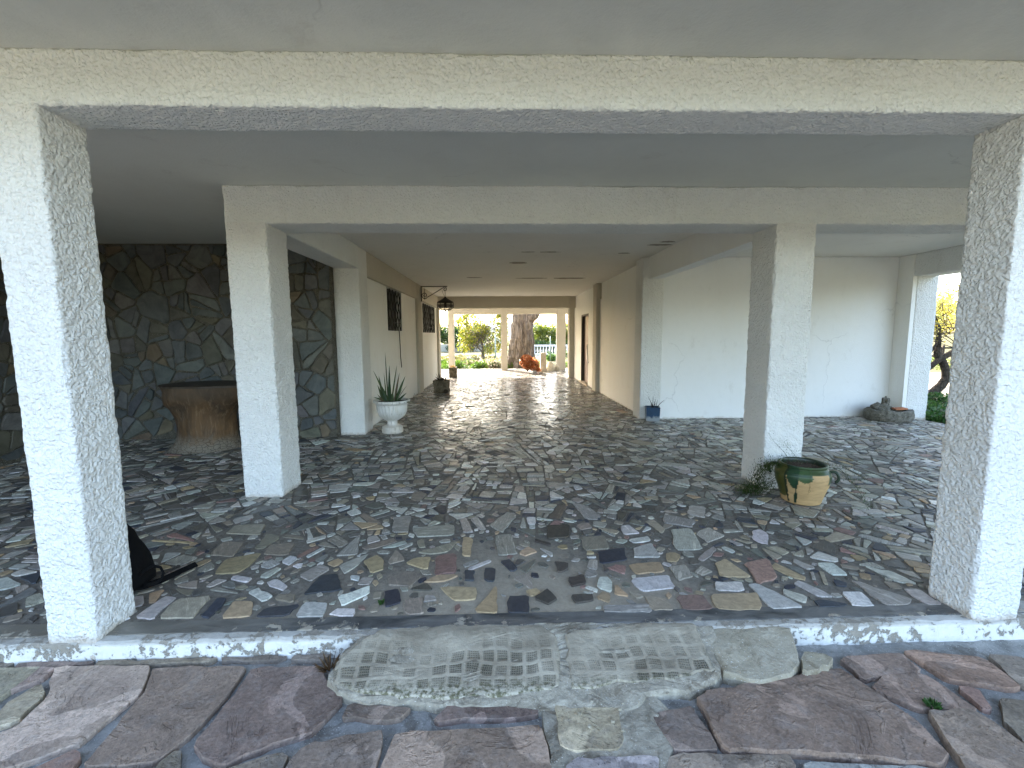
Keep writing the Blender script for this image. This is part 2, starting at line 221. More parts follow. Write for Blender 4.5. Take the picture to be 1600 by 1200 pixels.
MT['wood_red'] = mat_simple('varnished_red_door_wood', (.09,.028,.018), .4, 12, .4, .002, .4, None, (6,6,1))
MT['frame_wood'] = mat_simple('grey_brown_frame_wood', (.10,.085,.07), .6, 14, .3, .002, .3, None, (6,6,1))
MT['metal'] = mat_simple('brushed_metal', (.55,.55,.55), .3, 40, .1, 0, .5, 1.0)
MT['soil'] = mat_simple('dry_soil_litter', (.075,.055,.04), .95, 60, .5, .012, .1)
MT['black'] = mat_simple('black_nylon_fabric', (.0045,.0045,.005), .8, 120, .3, .002, .12)
MT['yellow'] = mat_simple('yellow_cord', (.6,.40,.04), .6, 60, .1, 0, .3)
MT['leaf'] = mat_attr('leaf', .45, 6, .25, 0, .4, .45)
MT['succ'] = mat_attr('sword_leaf', .4, 18, .3, .001, .4, .1)
MT['twig'] = mat_attr('dry_twig', .85, 30, .3, .002, .2)
# floor stones
def mat_floor():
    m = M('polished_marble_offcuts'); uvn = m.n('ShaderNodeUVMap'); uvn.uv_map = 'UVMap'; uv = uvn.outputs[0]
    a = m.attr('col').outputs['Vector']; ax = m.sep(m.attr('aux').outputs['Vector'])      # aux: stripe strength, vein, rough
    mp = m.n('ShaderNodeMapping'); m.l(uv, mp.inputs[0]); mp.inputs['Scale'].default_value = (1.2, 9, 1)
    st = m.noise(mp.outputs[0], 5.5, 5, .62, .8); sr = m.ramp(st, [(.32,.38),(.45,1.0),(.53,.62),(.64,1.45)])
    c = m.mix(ax[0], a, m.mix(1, a, sr, 'MULTIPLY'))
    ve = m.noise(uv, 7, 5, .6, 1.8); vr = m.ramp(ve, [(.44,1),(.495,.45),(.55,1)])
    c = m.mix(ax[1], c, m.mix(1, c, vr, 'MULTIPLY'))
    mo = m.noise(uv, 26, 5, .65); c = m.mix(1, c, m.ramp(mo, [(.25,.72),(.75,1.22)]), 'MULTIPLY')
    pw = m.pos(); gr = m.ramp(m.noise(pw, 1.3, 5, .65), [(.42,0),(.75,1)]); c = m.mix(m.math('MULTIPLY', gr, .28), c, (.17,.158,.138))
    h = m.math('ADD', m.noise(uv, 14, 4, .6), m.math('MULTIPLY', m.noise(pw, 3.1, 3, .5), 2.0))
    rg = m.math('ADD', m.ramp(m.noise(pw, 5, 4, .6), [(.3,.28),(.75,.56)]), ax[2], True); rg = m.math('SUBTRACT', rg, m.ramp(m.math('MULTIPLY', m.sep(pw)[1], .1), [(.55,0),(.8,.13)]), True)
    return m.done(c, rg, m.bump(h, .0025, .7), .38)
MT['floor'] = mat_floor()
def mat_grout():
    m = M('grey_brown_grout'); p = m.pos(); n = m.noise(p, 35, 6, .7); b = m.noise(p, 2.2, 4, .6)
    c = m.mix(m.ramp(n, [(.3,0),(.7,1)]), (.10,.09,.076), (.235,.212,.18))
    xyz = m.sep(p); dx = m.math('MULTIPLY', m.math('ABSOLUTE', m.math('SUBTRACT', xyz[0], .15)), .45)
    d = m.math('ADD', m.math('ADD', dx, m.math('MULTIPLY', m.math('SUBTRACT', xyz[1], 2.1), .75)), m.math('MULTIPLY', b, -.8))
    c = m.mix(m.ramp(d, [(.0,.85),(.60,0)]), c, m.mix(n, (.28,.235,.18), (.48,.42,.33)))
    return m.done(c, .75, m.bump(n, .006, .9), .3)
MT['grout'] = mat_grout()
def mat_slab():
    m = M('purple_red_sandstone'); a = m.attr('col').outputs['Vector']; p = m.pos()
    n1 = m.noise(p, 3.2, 6, .65, .9); n2 = m.noise(p, 16, 6, .65, .3); n3 = m.noise(p, 2.1, 4, .5, 1.6)
    c = m.mix(m.ramp(n1, [(.3,0),(.7,1)]), m.mix(1, a, (.58,.55,.55), 'MULTIPLY'), m.mix(1, a, (1.32,1.27,1.22), 'MULTIPLY'))
    c = m.mix(m.math('MULTIPLY', m.ramp(n3, [(.555,0),(.57,1)]), .62), c, m.mix(1, a, (1.75,1.68,1.65), 'MULTIPLY'))
    c = m.mix(m.math('MULTIPLY', m.ramp(n2, [(.5,0),(.72,1)]), .4), c, (.30,.27,.25))
    c = m.mix(m.ramp(m.noise(p, 140, 2, .5), [(.66,0),(.72,.7)]), c, (.05,.04,.04))
    lay = m.ramp(n1, [(.3,0),(.42,.3),(.44,.55),(.58,.6),(.6,.9),(.75,1)])
    h = m.math('ADD', m.math('MULTIPLY', lay, 1.1), m.math('MULTIPLY', n2, .8))
    c = m.mix(1, c, m.ramp(m.noise(p, 60, 4, .7), [(.3,.72),(.7,1.25)]), 'MULTIPLY')
    dv = m.n('ShaderNodeVectorMath', operation='ADD'); sv_ = m.n('ShaderNodeVectorMath', operation='SCALE'); m.l(m.noise(p, 5, 4, .6, 0, True), sv_.inputs[0]); sv_.inputs['Scale'].default_value = .25; m.l(p, dv.inputs[0]); m.l(sv_.outputs[0], dv.inputs[1])
    ck = m.math('MULTIPLY', m.ramp(m.vor(dv.outputs[0], 2.6, 'DISTANCE_TO_EDGE'), [(.0,1),(.012,0)]), m.ramp(m.noise(p, 2.3, 3, .5), [(.5,0),(.6,1)])); c = m.mix(m.math('MULTIPLY', ck, .6), c, (.05,.04,.035))
    h = m.math('ADD', h, m.math('MULTIPLY', m.noise(p, 60, 4, .7), .35))
    return m.done(c, .85, m.bump(h, .010, 1.0), .15)
MT['slab'] = mat_slab()
def mat_cement(name, c0, c1, sc=9):
    m = M(name); p = m.pos(); n = m.noise(p, sc, 6, .65, .4); f = m.noise(p, 80, 4, .6)
    c = m.mix(m.ramp(n, [(.3,0),(.7,1)]), c0, c1); c = m.mix(m.math('MULTIPLY', m.ramp(m.noise(p, sc*.55, 7, .75, .6), [(.52,0),(.60,1)]), .6), c, tuple(x*k for x, k in zip(c0, (.5,.43,.36)))); c = m.mix(m.math('MULTIPLY', m.ramp(f, [(.55,0),(.75,1)]), .4), c, (.08,.075,.07))
    c = m.mix(m.ramp(m.noise(p, 170, 1, .5), [(.70,0),(.73,.9)]), c, (.62,.60,.56))
    return m.done(c, .85, m.bump(m.math('ADD', n, m.math('MULTIPLY', f, .35)), .012, .9), .25)
MT['cement'] = mat_cement('blue_grey_joint_cement', (.17,.168,.16), (.37,.368,.355))
MT['mortar_pale'] = mat_cement('crumbling_pale_mortar', (.20,.175,.135), (.46,.42,.34), 12)
MT['rock'] = mat_cement('tan_limestone', (.27,.235,.17), (.42,.38,.30), 7)
MT['gravel'] = mat_cement('pale_gravel', (.17,.148,.115), (.29,.26,.21), 5)
def mat_kerb():
    m = M('peeling_whitewash'); p = m.pos(); n = m.noise(p, 16, 8, .72, .2); b = m.noise(p, 2.4, 4, .6)
    k = m.math('ADD', n, m.math('MULTIPLY', m.math('SUBTRACT', b, .5), .5)); z = m.sep(p)[2]
    top = m.ramp(z, [(-.030,0),(-.013,1)])
    mask = m.math('SUBTRACT', m.ramp(k, [(.44,0),(.475,1)]), m.math('MULTIPLY', top, m.ramp(b, [(.3,1),(.7,.3)])), True)
    con = m.mix(m.noise(p, 45, 5, .7), (.18,.165,.14), (.42,.38,.32)); con = m.mix(m.ramp(m.noise(p, 7, 3, .5), [(.66,0),(.7,1)]), con, (.14,.075,.055))
    c = m.mix(mask, con, m.mix(m.noise(p, 30, 4, .6), (.62,.61,.57), (.84,.835,.80)))
    return m.done(c, .85, m.bump(m.math('ADD', m.math('MULTIPLY', mask, .5), n), .01, .9), .25)
MT['kerb'] = mat_kerb()
def mat_threshold():
    m = M('worn_slate_threshold'); p = m.pos((1,3,1)); n = m.noise(p, 4, 7, .65, 1.0); pw = m.pos(); e = m.noise(pw, 11, 7, .7, .3); b = m.noise(pw, 1.6, 3, .5)
    c = m.mix(m.ramp(n, [(.3,0),(.7,1)]), (.028,.031,.034), (.19,.185,.175))
    xyz = m.sep(pw); lf = m.ramp(m.math('MULTIPLY', m.math('ADD', xyz[0], 2.2), .5), [(.1,1),(.6,0)]); c = m.mix(m.math('MULTIPLY', lf, .6), c, (.25,.22,.17))
    k = m.math('ADD', e, m.math('MULTIPLY', m.math('SUBTRACT', b, .5), .7)); k = m.math('ADD', k, m.math('MULTIPLY', m.math('SUBTRACT', 2.21, xyz[1]), 1.3))
    mk = m.ramp(k, [(.60,0),(.635,1)]); c = m.mix(mk, c, m.mix(e, (.25,.22,.17), (.50,.45,.37)))
    return m.done(c, m.mix(mk, (.35,)*3, (.9,)*3), m.bump(m.math('ADD', n, m.math('MULTIPLY', mk, 1.2)), .006, .8), .4)
MT['threshold'] = mat_threshold()
def mat_ramp():
    m = M('sack_printed_concrete'); p = m.pos(); n = m.noise(p, 6, 6, .65, .3); f = m.noise(p, 50, 5, .65)
    c = m.mix(m.ramp(n, [(.3,0),(.7,1)]), (.235,.20,.15), (.43,.385,.305))
    xyz = m.sep(p); gx = m.math('MULTIPLY', m.math('ADD', xyz[0], m.math('MULTIPLY', m.noise(p, 5, 2, .5), .06)), 14.0); gy = m.math('MULTIPLY', m.math('ADD', xyz[1], m.math('MULTIPLY', m.noise(p, 4, 2, .5), .08)), 15.5)
    fx = m.math('FRACT', gx); fy = m.math('FRACT', gy)
    cell = m.n('ShaderNodeTexWhiteNoise'); cell.noise_dimensions = '2D'; cb = m.n('ShaderNodeCombineXYZ'); m.l(m.math('FLOOR', gx), cb.inputs[0]); m.l(m.math('FLOOR', gy), cb.inputs[1]); m.l(cb.outputs[0], cell.inputs[0])
    sq = m.math('MULTIPLY', m.ramp(fx, [(.06,0),(.14,1),(.80,1),(.88,0)]), m.ramp(fy, [(.08,0),(.18,1),(.80,1),(.90,0)]))
    wv = m.math('MULTIPLY', m.ramp(m.math('FRACT', m.math('MULTIPLY', gx, 7)), [(.15,.0),(.35,1),(.75,1),(.95,.0)]), m.ramp(m.math('FRACT', m.math('MULTIPLY', gy, 6)), [(.2,0),(.4,1),(.75,1),(.95,0)]))
    zone = m.ramp(m.math('ADD', xyz[1], m.math('MULTIPLY', n, .12)), [(1.86,0),(1.90,1),(2.02,1),(2.10,.45),(2.2,.12)])
    zone = m.math('MULTIPLY', zone, m.ramp(m.noise(p, 3.3, 3, .5), [(.38,.35),(.53,1)])); zone = m.math('MULTIPLY', zone, m.ramp(cell.outputs[0], [(.0,.15),(.5,1)]))
    dk = m.math('MULTIPLY', m.math('MULTIPLY', sq, zone), m.math('ADD', m.math('MULTIPLY', wv, .45), .55))
    c = m.mix(m.math('MULTIPLY', dk, .86), c, (.055,.052,.038))
    low = m.ramp(m.math('ADD', xyz[1], m.math('MULTIPLY', f, .09)), [(1.86,1),(1.93,0)]); c = m.mix(m.math('MULTIPLY', low, .8), c, m.mix(m.ramp(f, [(.42,0),(.58,1)]), (.085,.085,.04), (.52,.48,.39)))
    h = m.math('ADD', m.math('MULTIPLY', dk, -.55), m.math('ADD', n, m.math('MULTIPLY', f, .4)))
    return m.done(c, .9, m.bump(h, .012, .9), .2)
MT['ramp'] = mat_ramp()
def mat_clad():
    m = M('slate_flagstone_cladding'); a = m.attr('col').outputs['Vector']; p = m.pos(); n1 = m.noise(p, 5, 6, .65, .8); n2 = m.noise(p, 26, 5, .65)
    c = m.mix(1, a, m.ramp(n1, [(.3,.62),(.7,1.35)]), 'MULTIPLY'); c = m.mix(m.math('MULTIPLY', m.ramp(n1, [(.56,0),(.7,1)]), .35), c, (.125,.112,.082))
    return m.done(c, .6, m.bump(m.math('ADD', n1, m.math('MULTIPLY', n2, .5)), .012, .9), .35)
MT['clad'] = mat_clad()
MT['mortar'] = mat_cement('dark_wall_mortar', (.06,.055,.042), (.13,.12,.095), 14)
def mat_bark(name, c0, c1, sc=7, st=(1,1,.22), bump=.03):
    m = M(name); p = m.obj(st); n = m.noise(p, sc, 7, .7, .5); v = m.vor(p, sc*1.6, 'DISTANCE_TO_EDGE')
    c = m.mix(m.ramp(n, [(.3,0),(.7,1)]), c0, c1); c = m.mix(m.ramp(v, [(.0,.6),(.16,0)]), c, tuple(x*.45 for x in c0))
    return m.done(c, .92, m.bump(m.math('ADD', n, m.ramp(v, [(0,0),(.2,.8)])), bump, .9), .15)
MT['bark'] = mat_bark('furrowed_bark', (.11,.085,.066), (.36,.30,.24), 9, (1,1,.13), .05)
MT['bark_dark'] = mat_bark('dark_bark', (.035,.028,.022), (.10,.08,.062), 12, (1,1,.4), .012)
def mat_stump():
    m = M('stripped_stump_wood'); p = m.obj((1,1,.6)); n = m.noise(p, 3.4, 6, .65, .9); g = m.noise(m.obj((9,9,1.2)), 3, 5, .6, .4); z = m.sep(m.obj())[2]
    c = m.mix(m.ramp(n, [(.36,0),(.62,1)]), (.045,.030,.020), (.135,.076,.034)); c = m.mix(m.math('MULTIPLY', m.ramp(g, [(.5,0),(.7,1)]), .45), c, (.25,.18,.11))
    lowm = m.ramp(m.math('ADD', z, m.math('MULTIPLY', n, .44)), [(.30,1),(.46,0)]); cr = m.vor(m.obj((1,1,1.6)), 17, 'DISTANCE_TO_EDGE')
    c = m.mix(lowm, c, m.mix(m.ramp(cr, [(.01,1),(.06,0)]), (.18,.155,.12), (.05,.034,.022)))
    up = m.ramp(m.math('ADD', z, m.math('MULTIPLY', n, .3)), [(.78,0),(.9,1)]); c = m.mix(m.math('MULTIPLY', up, .7), c, (.085,.062,.042))
    return m.done(c, .7, m.bump(m.math('ADD', n, m.math('MULTIPLY', g, .5)), .02, .8), .3)
MT['stump'] = mat_stump()
MT['stumptop'] = mat_simple('dark_worn_wood', (.05,.037,.027), .5, 8, .4, .003, .4, None, (1,6,1))
def mat_urn():
    m = M('weathered_white_urn'); p = m.obj(); n = m.noise(p, 7, 6, .65); s = m.noise(m.obj((14,14,.8)), 3.2, 5, .65)
    c = m.mix(m.ramp(n, [(.4,0),(.75,1)]), (.74,.73,.70), (.60,.57,.50)); c = m.mix(m.ramp(s, [(.56,0),(.66,.65)]), c, (.22,.20,.17))
    z = m.sep(p)[2]; c = m.mix(m.ramp(z, [(.1,.35),(.2,0)]), c, (.50,.40,.29))
    return m.done(c, .55, m.bump(n, .003, .7), .4)
MT['urn'] = mat_urn()
def mat_trough():
    m = M('mossy_cast_stone'); p = m.obj(); n = m.noise(p, 9, 7, .7, .4); f = m.noise(p, 60, 4, .6)
    c = m.mix(m.ramp(n, [(.34,0),(.66,1)]), (.055,.042,.027), (.25,.215,.155)); c = m.mix(m.math('MULTIPLY', m.ramp(f, [(.5,0),(.7,1)]), .3), c, (.33,.29,.22))
    return m.done(c, .9, m.bump(m.math('ADD', n, f), .012, .9), .2)
MT['trough'] = mat_trough()
def mat_blue():
    m = M('blue_glazed_box'); p = m.obj(); n = m.noise(p, 8, 6, .65, .4); z = m.sep(p)[2]
    c = m.mix(m.ramp(n, [(.3,0),(.7,1)]), (.008,.03,.075), (.016,.062,.13)); k = m.math('ADD', z, m.math('MULTIPLY', n, -.22))
    c = m.mix(m.ramp(k, [(-.06,.85),(-.02,0)]), c, (.30,.32,.33))
    return m.done(c, .3, m.bump(n, .003, .6), .5)
MT['blue'] = mat_blue()
def mat_pot():
    m = M('half_glazed_earthenware'); a = m.attr('col').outputs['Vector']; p = m.obj((1,1,5)); n = m.noise(p, 9, 5, .6); c = m.mix(1, a, m.ramp(n, [(.3,.78),(.7,1.15)]), 'MULTIPLY')
    g = m.sep(a); gl = m.ramp(m.math('SUBTRACT', g[0], g[1]), [(.02,.36),(.10,.75)])
    return m.done(c, gl, m.bump(n, .002, .6), .5)
MT['pot'] = mat_pot()
MT['terracotta'] = mat_simple('orange_terracotta', (.42,.16,.075), .8, 12, .25, .004)  # plain orange clay colour, shared by the bowl and the tile shard
MT['pale_stone'] = mat_simple('pale_carved_stone', (.50,.45,.36), .85, 10, .22, .006)
MT['white_paint'] = mat_simple('white_paint', (.72,.73,.74), .6, 10, .08, .001)
MT['road'] = mat_simple('grey_asphalt', (.16,.16,.16), .9, 4, .2, .002)
def mat_ground():
    m = M('garden_earth_and_grass'); p = m.pos(); n = m.noise(p, .35, 6, .65); f = m.noise(p, 5, 6, .7)
    c = m.mix(m.ramp(n, [(.40,0),(.6,1)]), (.13,.105,.065), (.07,.09,.028)); c = m.mix(m.ramp(f, [(.4,0),(.7,.6)]), c, (.19,.165,.09))
    return m.done(c, .95, m.bump(f, .04, .8), .1)
MT['ground'] = mat_ground()
MT['hill'] = mat_simple('haze_blue_hillside', (.09,.12,.15), .95, .01, .2, 0)  # distance haze painted into the hill as a blue base colour
# ------------------------------------------------------------------ geometry helpers for the house
def stucco_box(name, parent, x0, x1, y0, y1, z0, z1, res, amp, mat, seed=3, sc=26):
    ax = [np.linspace(a, b, max(2, int(round((b-a)/res))+1)) for a, b in ((x0,x1),(y0,y1),(z0,z1))]
    V = []; F = []; N = []; off = 0
    for d in range(3):
        u, v = [(1,2),(2,0),(0,1)][d]
        U, W = np.meshgrid(ax[u], ax[v], indexing='ij'); nu, nv = U.shape
        idx = np.arange(nu*nv).reshape(nu, nv)
        q = np.stack([idx[:-1,:-1], idx[1:,:-1], idx[1:,1:], idx[:-1,1:]], -1).reshape(-1, 4)
        for sg, val in ((1, ax[d][-1]), (-1, ax[d][0])):
            P = np.zeros((nu*nv, 3)); P[:,d] = val; P[:,u] = U.ravel(); P[:,v] = W.ravel()
            n = np.zeros((nu*nv, 3)); n[:,d] = sg
            V.append(P); N.append(n); F.append((q if sg > 0 else q[:, ::-1]) + off); off += nu*nv
    V = np.concatenate(V); N = np.concatenate(N); F = np.concatenate(F)
    key = np.round(V, 5); uq, inv = np.unique(key, axis=0, return_inverse=True); inv = inv.ravel()
    NN = np.zeros((len(uq), 3)); np.add.at(NN, inv, N)
    edge = (np.abs(NN) > .5).sum(1)
    keep = np.array(NN); NN = np.clip(NN, -1, 1); NN /= np.maximum(np.linalg.norm(NN, axis=1, keepdims=True), 1e-9)
    d = vnoise(uq, sc, seed)*.55 + vnoise(uq, sc*2.3, seed+5)*.45 + vnoise(uq, 1.6, seed+9)*.55
    d = np.where(edge > 1, d*.8 - .55 - np.maximum(0, vnoise(uq, 7, seed+3)-.25)*2.2 - np.maximum(0, vnoise(uq, 19, seed+4)-.3)*1.6, d) + vnoise(uq, 3.2, seed+11)*.35
    P = uq + NN*(d*amp)[:, None]
    return np_mesh(name, P, inv[F], mat, parent)
def slab(name, parent, x0, x1, y0, y1, z0, z1, mat):
    b = MB(); b.box(x0, x1, y0, y1, z0, z1); return b.build(name, mat, parent)
def wall_grid(name, parent, axis, t0, t1, us, zs, solid, mat):
    """a wall in the plane x=const (axis 'x') or y=const: cells of us x zs, solid(i,k) says which exist; only outer faces"""
    b = MB(); vid = {}
    def vert(t, u, z):
        k = (t, round(u,5), round(z,5))
        if k not in vid: vid[k] = len(b.v); b.v.append((t,u,z) if axis == 'x' else (u,t,z))
        return vid[k]
    def face(q):
        b.f.append(q); b.m.append(0); b.c.append((1,1,1)); b.a.append((0,0,0))
    nu, nz = len(us)-1, len(zs)-1; S = lambda i, k: 0 <= i < nu and 0 <= k < nz and solid(i, k)
    for i in range(nu):
        for k in range(nz):
            if not S(i, k): continue
            u0, u1, z0, z1 = us[i], us[i+1], zs[k], zs[k+1]
            face([vert(t1,u0,z0), vert(t1,u1,z0), vert(t1,u1,z1), vert(t1,u0,z1)])
            face([vert(t0,u0,z0), vert(t0,u0,z1), vert(t0,u1,z1), vert(t0,u1,z0)])
            if not S(i-1,k): face([vert(t0,u0,z0), vert(t1,u0,z0), vert(t1,u0,z1), vert(t0,u0,z1)])
            if not S(i+1,k): face([vert(t0,u1,z0), vert(t0,u1,z1), vert(t1,u1,z1), vert(t1,u1,z0)])
            if not S(i,k-1): face([vert(t0,u0,z0), vert(t0,u1,z0), vert(t1,u1,z0), vert(t1,u0,z0)])
            if not S(i,k+1): face([vert(t0,u0,z1), vert(t1,u0,z1), vert(t1,u1,z1), vert(t0,u1,z1)])
    o = b.build(name, mat, parent)
    return o
def wall_floor(name, xs, ys, solid, z0, z1, mat):
    o = wall_grid(name, H, 'x', z0, z1, xs, ys, solid, mat)          # built upright, then laid flat: (t,u,z) -> (u,z,t)
    for v in o.data.vertices: t, u, z = v.co; v.co = (u, z, t)
    return o
def clip(poly, nx, ny, d):
    out = []; n = len(poly)
    for i in range(n):
        p, q = poly[i], poly[(i+1)%n]; a = p[0]*nx+p[1]*ny-d; c = q[0]*nx+q[1]*ny-d
        if a <= 0: out.append(p)
        if (a < 0 < c) or (c < 0 < a):
            t = a/(a-c); out.append((p[0]+(q[0]-p[0])*t, p[1]+(q[1]-p[1])*t))
    return out
def area(p): return .5*abs(sum(p[i][0]*p[(i+1)%len(p)][1]-p[(i+1)%len(p)][0]*p[i][1] for i in range(len(p))))
def signed(p): return .5*sum(p[i][0]*p[(i+1)%len(p)][1]-p[(i+1)%len(p)][0]*p[i][1] for i in range(len(p)))
def ccw(p): return p if signed(p) > 0 else p[::-1]
def inset(poly, d):
    poly = ccw(poly); out = list(poly); n = len(poly)
    for i in range(n):
        p, q = poly[i], poly[(i+1)%n]; ex, ey = q[0]-p[0], q[1]-p[1]; L = math.hypot(ex, ey)
        if L < 1e-6: continue
        nx, ny = ey/L, -ex/L; out = clip(out, nx, ny, p[0]*nx+p[1]*ny-d)
        if len(out) < 3: return []
    return out
def cent(p): return (sum(a for a,_ in p)/len(p), sum(b for _,b in p)/len(p))
def inside(pt, poly):
    x, y = pt; c = False; n = len(poly)
    for i in range(n):
        (x0,y0),(x1,y1) = poly[i], poly[(i+1)%n]
        if (y0 > y) != (y1 > y) and x < (x1-x0)*(y-y0)/(y1-y0)+x0: c = not c
    return c
def axis_of(p):
    c = cent(p); xx = sum((a-c[0])**2 for a,_ in p); yy = sum((b-c[1])**2 for _,b in p); xy = sum((a-c[0])*(b-c[1]) for a,b in p)
    return .5*math.atan2(2*xy, xx-yy)
def edge_dir(p):
    e = max(((p[(i+1)%len(p)][0]-p[i][0], p[(i+1)%len(p)][1]-p[i][1]) for i in range(len(p))), key=lambda v: v[0]**2+v[1]**2)
    return math.atan2(e[1], e[0])
def split(p, tgt, out, rnd=.14):
    A = area(p)
    if A < tgt*math.exp(random.gauss(0,.5)) or len(p) < 3: out.append(p); return
    th = (axis_of(p) if len(p) > 4 or random.random() < .3 else edge_dir(p)) + random.gauss(0,.09) + (PI/2 if random.random() < rnd else 0); nx, ny = math.cos(th), math.sin(th)
    pr = [a*nx+b*ny for a,b in p]; d = min(pr)+(max(pr)-min(pr))*random.uniform(.3,.7)
    for sg in (1,-1):
        q = clip(p, sg*nx, sg*ny, sg*d)
        if len(q) >= 3: split(q, tgt, out, rnd)
def voronoi(x0, x1, y0, y1, s):
    nx, ny = int(math.ceil((x1-x0)/s)), int(math.ceil((y1-y0)/s)); pts = {}
    for i in range(-2, nx+2):
        for j in range(-2, ny+2): pts[i,j] = (x0+(i+random.uniform(.08,.92))*s, y0+(j+random.uniform(.08,.92))*s)
    cells = []
    for i in range(nx):
        for j in range(ny):
            p = pts[i,j]; c = [(p[0]-2*s,p[1]-2*s),(p[0]+2*s,p[1]-2*s),(p[0]+2*s,p[1]+2*s),(p[0]-2*s,p[1]+2*s)]
            for a in range(-2,3):
                for b in range(-2,3):
                    if (a or b) and (i+a,j+b) in pts:
                        q = pts[i+a,j+b]; dx, dy = q[0]-p[0], q[1]-p[1]; c = clip(c, dx, dy, (q[0]**2+q[1]**2-p[0]**2-p[1]**2)/2)
            for (ax_, ay, d) in ((1,0,x1),(-1,0,-x0),(0,1,y1),(0,-1,-y0)): c = clip(c, ax_, ay, d)
            if len(c) >= 3: cells.append(c)
    return cells
def roughen(p, step, amp):
    out = []; n = len(p)
    for i in range(n):
        a, b = p[i], p[(i+1)%n]; L = math.hypot(b[0]-a[0], b[1]-a[1]); k = max(1, int(L/step))
        for t in range(k):
            u = (t + (random.uniform(.15,.3) if t == 0 else random.uniform(-.2,.2)))/k; u = max(0, u)
            out.append((a[0]+(b[0]-a[0])*u+random.gauss(0,amp), a[1]+(b[1]-a[1])*u+random.gauss(0,amp)))
        u = 1-random.uniform(.06,.14); out.append((a[0]+(b[0]-a[0])*u+random.gauss(0,amp*.6), a[1]+(b[1]-a[1])*u+random.gauss(0,amp*.6)))
    return out
def jig(c, v=.24):
    k = random.uniform(1-v, 1+v); return tuple(max(.004, x*k*random.uniform(.95,1.05)) for x in c)
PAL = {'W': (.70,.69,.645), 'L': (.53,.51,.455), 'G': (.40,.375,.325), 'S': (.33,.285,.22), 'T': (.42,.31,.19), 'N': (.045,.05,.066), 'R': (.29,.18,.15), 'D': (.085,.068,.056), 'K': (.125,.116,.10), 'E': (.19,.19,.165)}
AUX = {'W': (.05,.5,.05), 'L': (.45,.35,0), 'G': (.9,.15,0), 'S': (.5,.2,.12), 'T': (.1,.35,.25), 'N': (.1,.5,.12), 'R': (.1,.5,.2), 'D': (0,.4,.4), 'K': (.7,.2,0), 'E': (.5,.4,0)}
